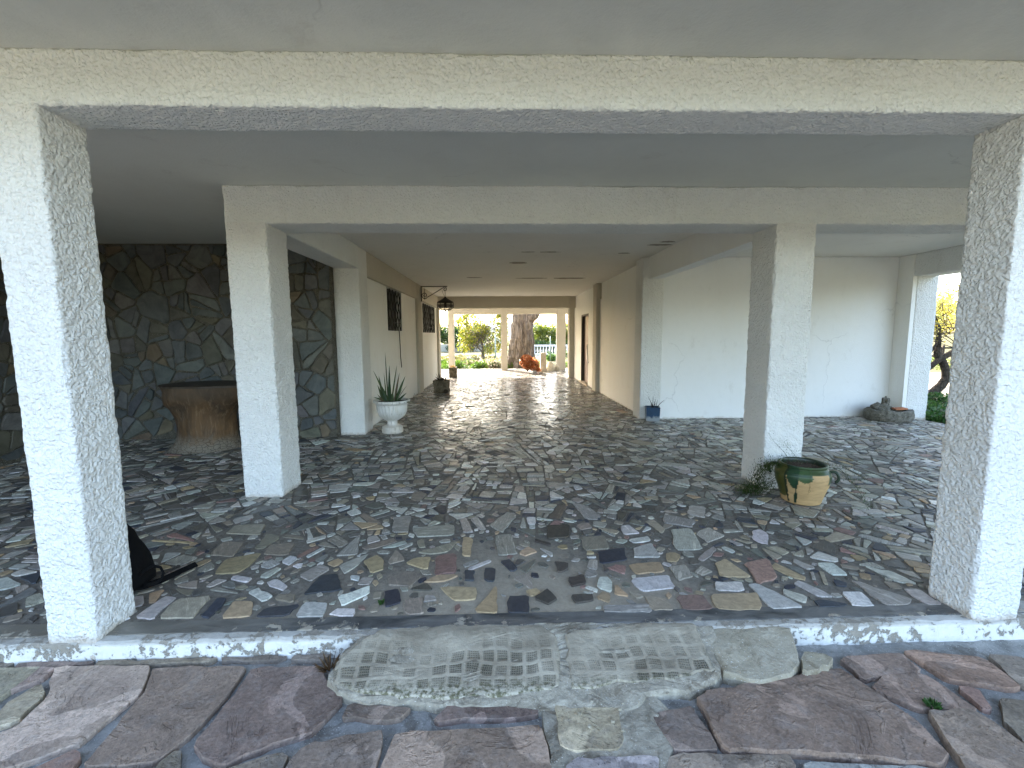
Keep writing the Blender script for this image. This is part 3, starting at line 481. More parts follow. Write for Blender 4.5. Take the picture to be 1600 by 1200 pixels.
# ------------------------------------------------------------------ floor
def build_floor():
    g = MB(); nx, ny = 60, 80; X0, X1, Y0, Y1 = -9.0, 7.36, 2.15, 20.15
    g.box(X0, X1, 2.275, Y1, -.30, -.0065); struct(g.build('floor_bed', MT['grout']))
    b = MB(); uvs = []
    placed = []
    def stone(p, c, z0, depth=.006):
        p = ccw(p); placed.append(p); n = len(p); cx, cy = cent(p); tx, ty = random.gauss(0,.0075), random.gauss(0,.0075)
        zt = lambda x, y: z0 + (x-cx)*tx + (y-cy)*ty
        pin = [(cx+(x-cx)*.985, cy+(y-cy)*.985) for x, y in p]
        vs = [(x,y,zt(x,y)) for x,y in pin] + [(x,y,zt(x,y)-.0016) for x,y in p] + [(x,y,z0-depth-.006) for x,y in p]
        fs = [tuple(range(n))] + [(n+i, n+(i+1)%n, (i+1)%n, i) for i in range(n)] + [(2*n+i, 2*n+(i+1)%n, n+(i+1)%n, n+i) for i in range(n)]
        col = jig(PAL[c]); ax_ = AUX[c]
        b.add(vs, fs, 0, col, ax_)
        th = axis_of(p); 
        if random.random() < .25: th += PI/2
        ct, s_ = math.cos(th), math.sin(th); ox, oy = random.uniform(0,50), random.uniform(0,50)
        for f in fs:
            for i in f:
                x, y = vs[i][0]-cx, vs[i][1]-cy; uvs.append(((x*ct+y*s_)+ox, (-x*s_+y*ct)+oy))
    hand = []
    for c, p in ST:
        p = ccw(p); hand.append(p)
        stone(roughen(p, .05, .0035), c, random.uniform(.0015,.004) + (.006 if c == 'D' else 0))
    cells = voronoi(-9.0, 7.34, 2.285, 20.13, .72)
    for cell in cells:
        out = []; split(cell, .0155 if cent(cell)[1] < 7 else .019, out, .2)
        for p in out:
            cx, cy = cent(p)
            if cx < -5.9 or (cy > 6.75 and cx < -2.6) or (cy > 8.0 and cx > 3.0 and cy < 15.6): continue
            near = cy < 6.2
            if near and any(inside((cx,cy), h) for h in hand): continue
            gap = random.uniform(.004,.010) + (random.uniform(0,.010) if random.random() < .45 else 0) + (.003 if cy < 3.2 else 0)
            q = inset(p, gap)
            if len(q) < 3 or area(q) < .0011: continue
            if cy < 4.2 and any(any(inside(v, h) for v in q) or any(inside(v, q) for v in h) for h in hand if abs(h[0][0]-cx) < .7): 
                q = [(cx+(x-cx)*.6, cy+(y-cy)*.6) for x, y in q]
                if any(any(inside(v, h) for v in q) or any(inside(v, q) for v in h) for h in hand if abs(h[0][0]-cx) < .7): continue
            mid = abs(cx-.15) < .38 and cy < 3.3
            if random.random() < (.75 if mid else .05): continue
            r = random.random(); f = max(0, min(1, (4.6-cy)/2.2))
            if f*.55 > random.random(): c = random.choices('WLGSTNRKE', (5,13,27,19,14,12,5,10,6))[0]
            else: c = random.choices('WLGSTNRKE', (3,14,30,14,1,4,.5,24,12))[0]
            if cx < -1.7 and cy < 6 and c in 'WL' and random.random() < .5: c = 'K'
            if near: q = roughen(q, .07, .0022)
            else:
                qq = []
                for i in range(len(q)):
                    a0, a1 = q[i], q[(i+1)%len(q)]
                    for u in (.1,.9): qq.append((a0[0]+(a1[0]-a0[0])*u, a0[1]+(a1[1]-a0[1])*u))
                q = qq
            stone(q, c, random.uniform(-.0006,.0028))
    # small chips pressed into the cement between the larger pieces near the entrance
    occ = np.zeros((1000, 220), bool); gx = lambda x: int((x+6)/.013); gy = lambda y: int((y-2.28)/.013)
    for p in placed:
        x0, x1 = min(a for a,_ in p), max(a for a,_ in p); y0, y1 = min(c_ for _,c_ in p), max(c_ for _,c_ in p)
        if y0 > 4.9: continue
        for i in range(max(0,gx(x0)), min(999,gx(x1))+1):
            for j in range(max(0,gy(y0)), min(219,gy(y1))+1):
                if not occ[i,j] and inside((-6+(i+.5)*.013, 2.28+(j+.5)*.013), p): occ[i,j] = True
    for _ in range(9000):
        x, y = random.uniform(-4,4.5), random.uniform(2.30,4.6); s_ = random.uniform(.014,.055); a = random.uniform(0,PI); el = random.uniform(.4,1); k = random.choice([4,4,5])
        if abs(x-.15) < .33 and y < 3.1 and random.random() < .8: continue
        p = [(x+s_*math.cos(a)*math.cos(t)-s_*el*math.sin(a)*math.sin(t), y+s_*math.sin(a)*math.cos(t)+s_*el*math.cos(a)*math.sin(t)) for t in [2*PI*(q+random.uniform(-.15,.15))/k for q in range(k)]]
        if min(c_ for _,c_ in p) < 2.292: continue
        i0, i1, j0, j1 = gx(x-s_)-0, gx(x+s_)+1, gy(y-s_), gy(y+s_)+1
        if i0 < 0 or j0 < 0 or i1 > 999 or j1 > 219: continue
        pp = [(x+(u-x)*1.25, y+(v-y)*1.25) for u, v in p]; cells_ = [(i,j) for i in range(i0,i1) for j in range(j0,j1) if inside((-6+(i+.5)*.013, 2.28+(j+.5)*.013), pp)]
        if any(occ[c_] for c_ in cells_): continue
        for c_ in cells_: occ[c_] = True
        stone(roughen(p, .04, .0015), random.choices('WLGSTNRKE', (2,8,22,22,12,14,7,16,10))[0], random.uniform(-.0005,.002))
    o = b.build('floor', MT['floor']); uv = o.data.uv_layers.new(name='UVMap'); uv.data.foreach_set('uv', np.array(uvs, np.float32).ravel()); struct(o)
build_floor()
# threshold strip, kerb, lower pavement
def wavy_strip(name, mat, x0, x1, ya, yb, zt, zb, amp, step=.05):
    n = int((x1-x0)/step); b = MB(); vs = []
    for i in range(n+1):
        x = x0+(x1-x0)*i/n; o1 = random.gauss(0,amp); o2 = random.gauss(0,amp*.4); zz = random.gauss(0,amp*.25)
        vs += [(x, ya+o1, zb), (x, ya+o1*.8, zt-.008+zz), (x, ya+.012+o1, zt+zz), (x, yb+o2, zt+zz*.3), (x, yb+o2, zb)]
    fs = [(i*5+k, (i+1)*5+k, (i+1)*5+k+1, i*5+k+1) for i in range(n) for k in range(4)]
    b.add(vs, fs); return struct(b.build(name, mat, None, False))
wavy_strip('threshold', MT['threshold'], -9, 7.36, 2.172, 2.283, -.0015, -.3, .003)
wavy_strip('kerb', MT['kerb'], -9, 7.45, 2.125, 2.180, -.004, -.3, .0045)
def build_pavement():
    g = MB(); g.box(-14, 14, -6, 2.14, -.4, ZL-.026); struct(g.build('pavement_bed', MT['cement']))
    b = MB(); CC = {'t': (.37,.315,.25), 'p': (.255,.195,.158), 'r': (.28,.20,.16), 'b': (.24,.198,.16), 'P': (.255,.195,.157), 'y': (.38,.335,.255), 'g': (.33,.325,.32)}
    def slabst(p, c, zt):
        p = roughen(ccw(p), .06, .004); n = len(p); cx, cy = cent(p); pin = [(cx+(x-cx)*.990, cy+(y-cy)*.990) for x, y in p]
        tx, ty = random.gauss(0,.006), random.gauss(0,.006); f = lambda x, y: zt+(x-cx)*tx+(y-cy)*ty
        vs = [(x,y,f(x,y)) for x,y in pin]+[(x,y,f(x,y)-.005) for x,y in p]+[(cx+(x-cx)*1.0, cy+(y-cy)*1.0, ZL-.05) for x,y in p]
        b.add(vs, [tuple(range(n))]+[(n+i, n+(i+1)%n, (i+1)%n, i) for i in range(n)]+[(2*n+i, 2*n+(i+1)%n, n+(i+1)%n, n+i) for i in range(n)], 0, jig(c,.08))
    for k, (c, p) in enumerate(SL): slabst([(cent(p)[0]+(x-cent(p)[0])*1.045, cent(p)[1]+(y-cent(p)[1])*1.045) for x, y in p], CC[c], ZL+random.uniform(-.002,.003)+(.013 if c == 'P' else 0))
    traced = [(-1.9,1.30),(1.98,1.30),(2.95,2.12),(-2.75,2.12)]
    out = []
    for cell in voronoi(-8, 8.5, -4, 2.10, .62): out.append(cell)
    for p in out:
        q = inset(p, random.uniform(.012,.03))
        if len(q) < 3 or area(q) < .02: continue
        if any(inside(v, traced) for v in q+[cent(q)]) or any(inside(v, q) for v in traced): 
            continue
        slabst(q, CC[random.choice('tppprbbrg')], ZL+random.uniform(-.003,.004))
    for x0, x1 in ((-2.75,-2.25),(-3.4,-2.78)): slabst([(x0+.02,1.7),(x1,1.66),(x1+.02,2.08),(x0,2.09)], CC['t'], ZL)
    for x0, x1 in ((-2.95,-2.40),(-2.38,-2.02),(-2.0,-1.42),(-1.40,-1.08),(-1.05,-.86),(1.30,1.62),(1.65,2.3),(2.33,2.9)):
        if x0 < 0: slabst([(x0+.01,2.085+random.uniform(-.01,.01)),(x1-.01,2.085+random.uniform(-.01,.01)),(x1,2.118),(x0,2.118)], (.22,.185,.155), ZL-.001)
    struct(b.build('pavement', MT['slab']))
build_pavement()
def build_ramp():
    for k, (c, p) in enumerate(RP):
        p = ccw([(x,y) for x,y,z in p]); p = roughen(p, .045, .005); cx, cy = cent(p); n = len(p); rings = 14; vs = []
        for r in range(rings):
            s_ = (1, .985, .96)[r] if r < 3 else .96*(1-(r-3)/(rings-4)*.999)
            for (x, y) in p:
                X = cx+(x-cx)*s_; Y = cy+(y-cy)*s_; t = max(0, min(1, (Y-1.74)/.38)); zz = ZL+.005+(.091 if c != 's' else .078)*t**.95 - (.007 if c == 'm' else 0)
                if r == 0: zz = -.05 if Y > 2.12 else ZL-.03
                elif r == 1: zz -= .007
                vs.append((X,Y,zz))
        V = np.array(vs); up = V[:,2] > ZL; V[:,2] += (vnoise(V, 8, 4+k)*.007 + vnoise(V, 28, 8+k)*.003 + (vnoise(V, 55, 2+k)*.006 if c == 'm' else 0))*up
        fs = [(r*n+i, r*n+(i+1)%n, (r+1)*n+(i+1)%n, (r+1)*n+i) for r in range(rings-1) for i in range(n)]
        if c == 'f': V[:,2] = np.where(V[:,2] > ZL-.02, ZL-.004, V[:,2]) + vnoise(V, 20, 3)*.005 + vnoise(V, 60, 5)*.003
        struct(np_mesh({'c':'ramp','s':'ramp_stone','m':'ramp_mortar','f':'ramp_mortar'}[c], V, fs, MT[{'c':'ramp','s':'rock','m':'mortar_pale','f':'mortar_pale'}[c]], None, False))
build_ramp()
# garden ground, seen at the far end, at the right and all round
g = MB(); n = 64
def ring_ground():
    xs = sorted(set([-3000,-900,-300,-120] + list(range(-60,61,4)) + [120,300,900,3000])); ys = sorted(set([-900,-300,-100] + list(range(-40,81,4)) + [120,300,900,3000]))
    vs = [(x,y,-.12-(.03*math.sin(x*.7+y*.4))*(1 if y > 24 else 0)) for y in ys for x in xs]; k = len(xs)
    b = MB(); b.add(vs, [(j*k+i, j*k+i+1, (j+1)*k+i+1, (j+1)*k+i) for j in range(len(ys)-1) for i in range(k-1)])
    # the house sits above the ground: sink it under the floor
    struct(b.build('ground', MT['ground'], None, True))
ring_ground()
# ------------------------------------------------------------------ the house
H = tag(empty('house', (0,0,0)), 'white stuccoed house raised over an open passage paved with stone offcuts', 'house')
ZC = 2.815
A1 = .0062
col = lambda x0,x1,y0,y1,z0,z1,res=.014,amp=A1,mat='stucco',seed=3: stucco_box('column', H, x0, x1, y0, y1, z0, z1, res, amp, MT[mat], seed)
beam = lambda x0,x1,y0,y1,z0,z1,res=.02,amp=A1,mat='stucco_beam',seed=3: stucco_box('beam', H, x0, x1, y0, y1, z0, z1, res, amp, MT[mat], seed)
# front row
col(-2.245,-2.008, 2.135,2.38, -.14,2.53, .010); col(2.472,2.728, 2.135,2.38, -.14,2.53, .010)
col(7.06,7.32, 2.135,2.38, -.14,2.53, .02); col(-6.3,-5.98, 2.135,2.40, -.14,2.53, .03)
beam(-6.3,7.32, 2.1335,2.3815, 2.511,2.746, .014)
# inner row
col(-2.399,-2.040, 4.136,4.528, -.05,2.51, .012, .0085); col(2.543,2.917, 4.136,4.528, -.05,2.51, .012, .0085)
beam(-2.400,7.05, 4.1345,4.5295, 2.489,2.818, .014, .0085)
# long beams
beam(-2.395,-2.052, 4.50,6.82, 2.486,2.817, .022, .003)
slab('beam', H, 2.60,2.80, 4.50,7.83, 2.44,2.817, MT['plaster_old'])
beam(7.02,7.40, 2.36,7.52, 2.447,2.817, .03, .003, 'stucco')
col(7.075,7.455, 7.50,7.86, -.3,2.81, .018); 
slab('wall', H, 7.005,7.074, 7.50,7.796, -.3,2.81, MT['plaster_old'])
# left pier at the end of the stone wall, pilasters along the left wall
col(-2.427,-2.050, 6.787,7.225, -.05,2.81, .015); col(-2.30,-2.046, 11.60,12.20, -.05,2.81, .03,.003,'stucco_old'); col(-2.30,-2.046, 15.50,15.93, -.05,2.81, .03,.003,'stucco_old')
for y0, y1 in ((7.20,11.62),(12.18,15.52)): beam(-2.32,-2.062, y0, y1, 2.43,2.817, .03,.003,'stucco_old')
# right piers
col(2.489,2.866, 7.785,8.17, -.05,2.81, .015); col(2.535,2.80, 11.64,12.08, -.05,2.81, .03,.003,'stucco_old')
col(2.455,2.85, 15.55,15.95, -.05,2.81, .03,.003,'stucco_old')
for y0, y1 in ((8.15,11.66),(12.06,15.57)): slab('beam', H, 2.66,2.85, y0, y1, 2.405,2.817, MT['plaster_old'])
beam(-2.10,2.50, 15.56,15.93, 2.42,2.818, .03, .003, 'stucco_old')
# far porch row
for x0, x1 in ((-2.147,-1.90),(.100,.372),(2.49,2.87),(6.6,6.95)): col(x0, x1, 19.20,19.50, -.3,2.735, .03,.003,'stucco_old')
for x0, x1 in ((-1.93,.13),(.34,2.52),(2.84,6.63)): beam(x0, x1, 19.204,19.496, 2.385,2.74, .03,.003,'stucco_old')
# walls
ysL = [7.19,8.69,9.97,11.61]; wall_grid('wall', H, 'x', -2.34,-2.112, ysL, [-.05,1.60,2.425,2.435], lambda i,k: not (i == 1 and k == 1), MT['plaster_old'])
wall_grid('wall', H, 'x', -2.34,-2.112, [12.19,12.66,15.08,15.51], [-.05,1.585,2.425,2.435], lambda i,k: not (i == 1 and k == 1), MT['plaster_old'])
slab('wall', H, 2.625,2.86, 8.16,11.65, -.05,2.409, MT['plaster_old'])
wall_grid('wall', H, 'x', 2.625,2.86, [12.07,13.10,14.25,15.56], [-.05,2.12,2.409], lambda i,k: not (i == 1 and k == 0), MT['plaster_old'])
slab('wall', H, 2.855,7.02, 7.80,8.05, -.05,2.812, MT['plaster'])
slab('wall', H, 7.02,7.30, 8.04,15.9, -.3,2.812, MT['plaster']); slab('wall', H, 2.84,7.30, 15.62,15.9, -.3,2.812, MT['plaster'])
slab('wall', H, -8.6,-2.31, 15.62,15.9, -.3,2.812, MT['plaster']); slab('wall', H, -8.6,-8.3, 6.9,15.62, -.3,2.812, MT['plaster'])
# stone clad wall: back and return
def clad(name, axis, u0, u1, z1, t, sgn, label):
    b = MB()
    if axis == 'y': b.box(u0, u1, t, t+.26, -.05, z1, 1)
    else: b.box(t-.26, t, u0, u1, -.05, z1, 1)
    for cell in voronoi(u0, u1, -.02, z1-.01, .36):
        out = []; split(cell, .065, out, .3)
        for p in out:
            q = inset(p, random.uniform(.006,.015))
            if len(q) < 3 or area(q) < .004: continue
            q = ccw(roughen(q, .10, .006)); n = len(q); cx, cy = cent(q); d = random.uniform(.012,.028); e = .93
            c = random.choices([(.098,.104,.104),(.078,.085,.087),(.122,.124,.117),(.105,.10,.08),(.135,.108,.072),(.115,.10,.074)], (32,24,20,16,4,7))[0]
            tx, ty = random.gauss(0,.03), random.gauss(0,.03)
            f = lambda x, y, dd: dd + (x-cx)*tx + (y-cy)*ty
            pin = [(cx+(x-cx)*e, cy+(y-cy)*e) for x, y in q]
            w = (lambda u, z, dd: (u, t-dd, z)) if axis == 'y' else (lambda u, z, dd: (t+dd, u, z))
            vs = [w(x,y,f(x,y,d)) for x,y in pin]+[w(x,y,f(x,y,d)*.6) for x,y in q]+[w(x,y,-.01) for x,y in q]
            fs = [tuple(range(n))]+[(n+i, n+(i+1)%n, (i+1)%n, i) for i in range(n)]+[(2*n+i, 2*n+(i+1)%n, n+(i+1)%n, n+i) for i in range(n)]
            if axis == 'x': fs = [tuple(reversed(k)) for k in fs]
            # for y-facing walls u,z seen from -y is already counter-clockwise
            if axis == 'x': fs = [tuple(reversed(k)) for k in fs]
            b.add(vs, fs, 0, jig(c,.16))
    lab(b.build(name, [MT['clad'], MT['mortar']], H), label)
clad('stone_wall', 'y', -5.86, -2.42, 2.812, 6.66, 1, 'dark slate crazy stone cladding')
clad('stone_wall', 'x', 2.40, 6.66, 2.812, -5.85, 1, 'dark slate crazy stone cladding on the side wall')
# ceilings and the added shade block above them
lab(slab('ceiling', H, -2.30,7.6, 4.34,19.62, ZC,2.98, MT['ceiling']), 'flat cream white ceiling over the passage')
slab('ceiling', H, -9,-2.302, 6.70,19.62, ZC,2.98, MT['ceiling'])
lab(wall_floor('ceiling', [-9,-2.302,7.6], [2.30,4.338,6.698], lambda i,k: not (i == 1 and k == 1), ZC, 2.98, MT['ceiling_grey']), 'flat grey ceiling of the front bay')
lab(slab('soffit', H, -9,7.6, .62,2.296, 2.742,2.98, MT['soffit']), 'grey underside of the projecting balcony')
slab('added_shade_block', H, -8.8,7.5, 2.0,16.2, 2.984,3.7, MT['plaster'])  # unseen block added over the ceilings to cast the house's shade
# peeled patches of ceiling paint
for (x, y, rx, ry) in ((.374,8.39,.16,.10),(.817,7.31,.15,.045),(.48,7.31,.11,.035),(-.56,10.49,.16,.07),(.79,10.63,.33,.09),(1.66,10.65,.38,.12),(2.05,7.42,.10,.04),(2.40,6.74,.16,.06),(2.44,6.52,.10,.05)):
    b = MB(); k = 22; vs = []
    for i in range(k):
        th = 2*PI*i/k; q = 1+random.gauss(0,.13); vs.append((x+rx*math.cos(th)*q, y+ry*math.sin(th)*q, ZC-.003))
    b.add(vs+[(a,c,ZC+.002) for a,c,_ in vs], [tuple(range(k))[::-1]]+[(i,(i+1)%k,k+(i+1)%k,k+i) for i in range(k)]); b.build('peeled_patch', MT['patch'], H)
# windows with iron grilles
def window(y0, y1, z0, z1, nb):
    w = MB(); X = -2.25
    w.box(X-.02, X, y0+.045, y1-.045, z0+.045, z1-.045); win = w.build('window', MT['pane'], H)
    f = MB(); fx0, fx1 = X-.025, X+.02
    f.box(fx0, fx1, y0+.002, y1-.002, z0+.002, z0+.05); f.box(fx0, fx1, y0+.002, y1-.002, z1-.05, z1-.002); f.box(fx0, fx1, y0+.002, y0+.05, z0+.05, z1-.05); f.box(fx0, fx1, y1-.05, y1-.002, z0+.05, z1-.05); f.box(fx0, fx1+.004, (y0+y1)/2-.03, (y0+y1)/2+.03, z0+.05, z1-.05)
    f.build('frame', MT['iron'], win)
    g_ = MB(); xg = -2.135; step = (y1-y0)/nb
    for i in range(nb+1):
        yy = y0+step*i; a = step*.42*(1 if i % 2 else -1)
        if i in (0, nb): a = 0; yy = y0+.012 if i == 0 else y1-.012
        g_.tube([(xg, yy+a*math.cos(2*PI*(k/24)*2.5), z0+.004+(z1-z0-.008)*k/24) for k in range(25)], .0105, 6)
    for zz in (z0+.02, z0+(z1-z0)*.2, z1-.03): g_.tube([(xg-.004, y0+.004, zz), (xg-.004, y1-.004, zz)], .009, 6)
    g_.build('grille', MT['iron'], win, True)
window(8.69, 9.97, 1.60, 2.425, 10); window(12.66, 15.08, 1.585, 2.425, 14)
b = MB(); b.tube([(-2.105,9.63,1.60),(-2.098,9.64,1.3),(-2.10,9.66,1.05),(-2.095,9.70,.86),(-2.098,9.71,.82)], .008, 6); b.build('cable', MT['iron'], H, True)
# door
dr = MB(); dr.box(2.72,2.76, 13.14,14.21, .02,2.085); door = lab(dr.build('door', MT['wood_red'], H), 'dark red varnished door in the right wall')
f = MB(); f.box(2.632,2.80, 13.102,13.15, -.002,2.118); f.box(2.632,2.80, 14.20,14.248, -.002,2.118); f.box(2.634,2.80, 13.15,14.20, 2.07,2.118); f.build('frame', MT['frame_wood'], door)
hd = MB(); hd.tube([(2.70,13.35,1.22),(2.655,13.34,1.18),(2.62,13.25,1.0),(2.60,13.12,.80),(2.61,13.02,.68),(2.64,12.99,.70),(2.66,13.02,.74)], .016, 8); hd.build('handle', MT['metal'], door, True)
st = MB(); st.box(2.56,2.72, 13.05,14.30, -.03,.035); st.build('door_step', MT['pale_stone'], H)
# ------------------------------------------------------------------ hanging lantern
L = tag(empty('wall_lantern', (-2.046, 12.10, 2.60)), 'black wrought iron lantern hanging from a scrolled bracket on the left wall', 'lantern')
b = MB(); b.tube([(0,0,-.20),(0.012,0,-.19),(.012,0,.19)], .013, 6); b.tube([(.0,0,.185),(.70,0,.185)], .013, 6)
b.tube([(.15,0,-.10),(.3,0,-.02),(.6,0,.16)], .011, 6)
def spiral(cx, cz, r0, r1, a0, a1, n=26): return [(cx+(r0+(r1-r0)*i/n)*math.cos(a0+(a1-a0)*i/n), 0, cz+(r0+(r1-r0)*i/n)*math.sin(a0+(a1-a0)*i/n)) for i in range(n+1)]
b.tube(spiral(.10,-.045,.088,.02,R(-50),R(-50-560)), .010, 6); b.tube(spiral(.635,.115,.058,.014,R(130),R(130-480)), .009, 6); b.tube([(.098,0,.13),(.098,0,-.16)], .006, 5)
b.build('bracket', MT['iron'], L, True)
b = MB(); b.tube([(.64,0,.10),(.64,0,-.10)], .006, 5); b.tube([(.56,0,.09),(.585,0,.0),(.635,0,-.10)], .004, 5); b.build('chain', MT['iron'], L, True)
b = MB(); b.lathe([(.015,-.08),(.03,-.105),(.10,-.15),(.215,-.215),(.22,-.225),(.20,-.222),(.02,-.15)], 12, (.64,0,0), None, 0, None, False); b.build('hood', MT['iron'], L)
b = MB()
for z, r in ((-.225,.205),(-.30,.218),(-.335,.216),(-.42,.15)): b.tube([(.64+r*math.cos(2*PI*k/24), r*math.sin(2*PI*k/24), z) for k in range(25)], .010, 5)
for k in range(8):
    c_, s_ = math.cos(2*PI*k/8), math.sin(2*PI*k/8); b.tube([(.64+r*c_, r*s_, z) for r, z in ((.205,-.22),(.218,-.30),(.212,-.36),(.15,-.42),(.03,-.445))], .009, 5)
b.tube([(.64,0,-.44),(.64,0,-.465),(.64,0,-.48)], [.03,.018,.022], 8); b.build('cage', MT['iron'], L, True)
b = MB(); b.tube([(.64,0,-.15),(.64,0,-.24),(.64,0,-.26),(.64,0,-.35)], [.05,.045,.03,.025], 10); b.build('lamp_holder', MT['iron'], L, True)
# ------------------------------------------------------------------ white urn and its sword leaved plant
U = tag(empty('urn_planter', (-1.668, 6.93, .003)), 'white fluted pedestal urn planter with grey weather streaks beside the stone wall pier', 'planter')
b = MB(); b.lathe([(.155,0),(.162,.006),(.164,.05),(.155,.058),(.157,.066),(.155,.095),(.135,.105),(.098,.115),(.080,.13),(.074,.165),(.080,.185),(.086,.192)], 56); b.build('foot', MT['urn'], U, True)
b = MB(); fl = lambda r, z, th: (r*(1+.022*math.cos(26*th)*max(0, min(1, (z-.19)*14, (.44-z)*14))), z)
b.lathe([(.07,.186),(.10,.196),(.15,.225),(.19,.262),(.216,.31),(.228,.36),(.232,.41),(.236,.445),(.238,.452)], 208, (0,0,0), fl); b.build('bowl', MT['urn'], U, True)
b = MB(); b.lathe([(.236,.450),(.252,.456),(.262,.468),(.277,.482),(.280,.498),(.272,.510),(.262,.513),(.25,.512),(.243,.50),(.238,.46)], 64, (0,0,0), None, 0, None, False); b.build('rim', MT['urn'], U, True)
b = MB(); b.lathe([(.240,.478),(.16,.488),(.06,.492)], 32, (0,0,0), None, 0, None, False, True); b.build('soil', MT['soil'], U)
P = tag(empty('sword_leaf_plant', (-1.668, 6.93, .485)), 'tall spiky sword leaved green plant growing in the white urn', 'plant')
b = MB(); K = 1/757.0; random.seed(12)
for (bx, tx, tz, wd) in ((355,328,20,.034),(375,410,165,.03),(400,488,165,.032),(330,208,228,.03),(325,325,258,.024),(430,490,265,.022),(440,572,300,.026),(300,240,300,.026),(335,165,558,.024),(460,590,410,.022),(455,588,492,.02),(470,575,600,.022),(270,212,415,.024),(410,540,550,.026),(360,375,330,.04),(340,290,470,.03),(390,350,420,.036),(420,430,480,.026),(290,262,500,.022),(450,540,430,.018),(370,300,410,.03),(350,380,520,.05),(450,470,520,.03)):
    x0, x1, z1 = (bx-390)*K, (tx-390)*K, (605-tz)*K; yb = random.uniform(-.09,.06)
    c = jig(random.choice([(.045,.085,.03),(.06,.10,.035),(.085,.115,.05),(.035,.07,.03)]), .2) if wd != .022 else jig((.13,.10,.06))
    b.blade((x0*.9, yb, -.01), (x1, yb+random.uniform(-.16,.10), z1), wd*1.45, (random.uniform(-.02,.02), 0, random.uniform(.0,.05)), 7, 0, c, .3)
b.blade((.20,-.05,.0),(.36,-.16,-.005), .03, (0,0,.03), 5, 0, (.30,.29,.20)); b.tube([(.2,.1,.02),(.31,.12,.035),(.335,.12,.11)], [.004,.004,.002], 5, 0, (.06,.05,.03))
b.build('leaves', MT['succ'], P, True)
# ------------------------------------------------------------------ cast stone troughs along the left wall
def trough(loc, w, d, h, rz, label, taper=.94):
    T = tag(empty('stone_trough', loc, rz), label, 'planter', 'cast stone troughs along the left wall')
    def ringpts(sx, sy, z, n=9, amp=.006):
        pts = []
        for (ax_, ay, bx, by) in ((-1,-1,1,-1),(1,-1,1,1),(1,1,-1,1),(-1,1,-1,-1)):
            for i in range(n): u = i/n; pts.append(((ax_+(bx-ax_)*u)*sx/2, (ay+(by-ay)*u)*sy/2, z))
        return pts
    levels = [(w*.93,d*.93,0),(w*.96,d*.96,.01),(w*.96,d*.96,h*.22),(w*.90,d*.90,h*.27),(w*.93,d*.93,h*.5),(w*.99,d*.99,h*.9),(w,d,h*.97),(w*.99,d*.99,h),(w*.80,d*.80,h),(w*.78,d*.78,h*.86)]
    V = []; 
    for l in levels: V += ringpts(*l)
    V = np.array(V); k = 36; V += np.stack([vnoise(V+9,14,i) for i in range(3)], 1)*np.array([.012,.012,.006])*(V[:,2:3] > .005)
    F = [(r*k+i, r*k+(i+1)%k, (r+1)*k+(i+1)%k, (r+1)*k+i) for r in range(len(levels)-1) for i in range(k)]
    np_mesh('body', V, F, MT['trough'], T, False)
    b = MB(); b.box(-w*.40,w*.40,-d*.40,d*.40,h*.5,h*.9); b.build('soil', MT['soil'], T)
    return T
trough((-1.515,11.80,.002), .39,.36,.33, R(-4), 'mossy brown stone trough holding dry spiky stalks beside the lantern pilaster')
trough((-1.65,16.12,.002), .27,.30,.36, R(-3), 'smaller stone trough standing by the sunlit terrace edge at the end of the left wall')
P = tag(empty('dry_succulent', (-1.50,11.78,.30)), 'dark dried spiky plant in the mossy brown trough', 'plant')
b = MB(); random.seed(3)
for i in range(46):
    a = random.uniform(0,2*PI); r = random.uniform(.02,.22); z = random.uniform(.02,.12)+(.16 if random.random() < .2 else 0)*(1-r*3)
    b.blade((r*.4*math.cos(a), r*.4*math.sin(a), 0), (r*math.cos(a)*1.1, r*math.sin(a)*1.1, z+.02), .018, (0,0,.02), 4, 0, jig((.045,.035,.025),.4))
for (x, z) in ((.0,.24),(.06,.17),(-.15,.13),(-.19,.08),(.27,.0)): b.tube([(x*.2,-.05,0),(x*.6,-.12,z*.6),(x,-.15,z)], [.008,.006,.003], 5, 0, (.05,.035,.025))
b.build('stalks', MT['twig'], P, True)
P = tag(empty('orange_succulent', (-1.65,16.12,.32)), 'small orange tipped succulent in the trough by the terrace', 'plant')
b = MB()
for i in range(60):
    a = random.uniform(0,2*PI); r = random.uniform(.01,.14); b.blade((r*.5*math.cos(a), r*.5*math.sin(a), 0), (r*math.cos(a), r*math.sin(a), random.uniform(.04,.15)), .024, (0,0,.01), 4, 0, jig(random.choice([(.40,.19,.06),(.26,.17,.06),(.14,.16,.05)]),.3))
b.build('leaves', MT['leaf'], P, True)
b = MB(); b.lathe([(.004,-.055),(.035,-.046),(.055,-.02),(.058,.005),(.05,.034),(.025,.052),(.004,.056)], 18, (0,0,0), lambda r,z,t: (r*(1+.08*math.sin(3*t+z*30)), z)); o = b.build('round_stone', MT['terracotta'], None, True); o.location = (-1.385,11.56,.058); o.data.materials[0] = MT['bark_dark']
tag(o, 'small dark round stone leaning on the corner of the mossy trough', 'stone')
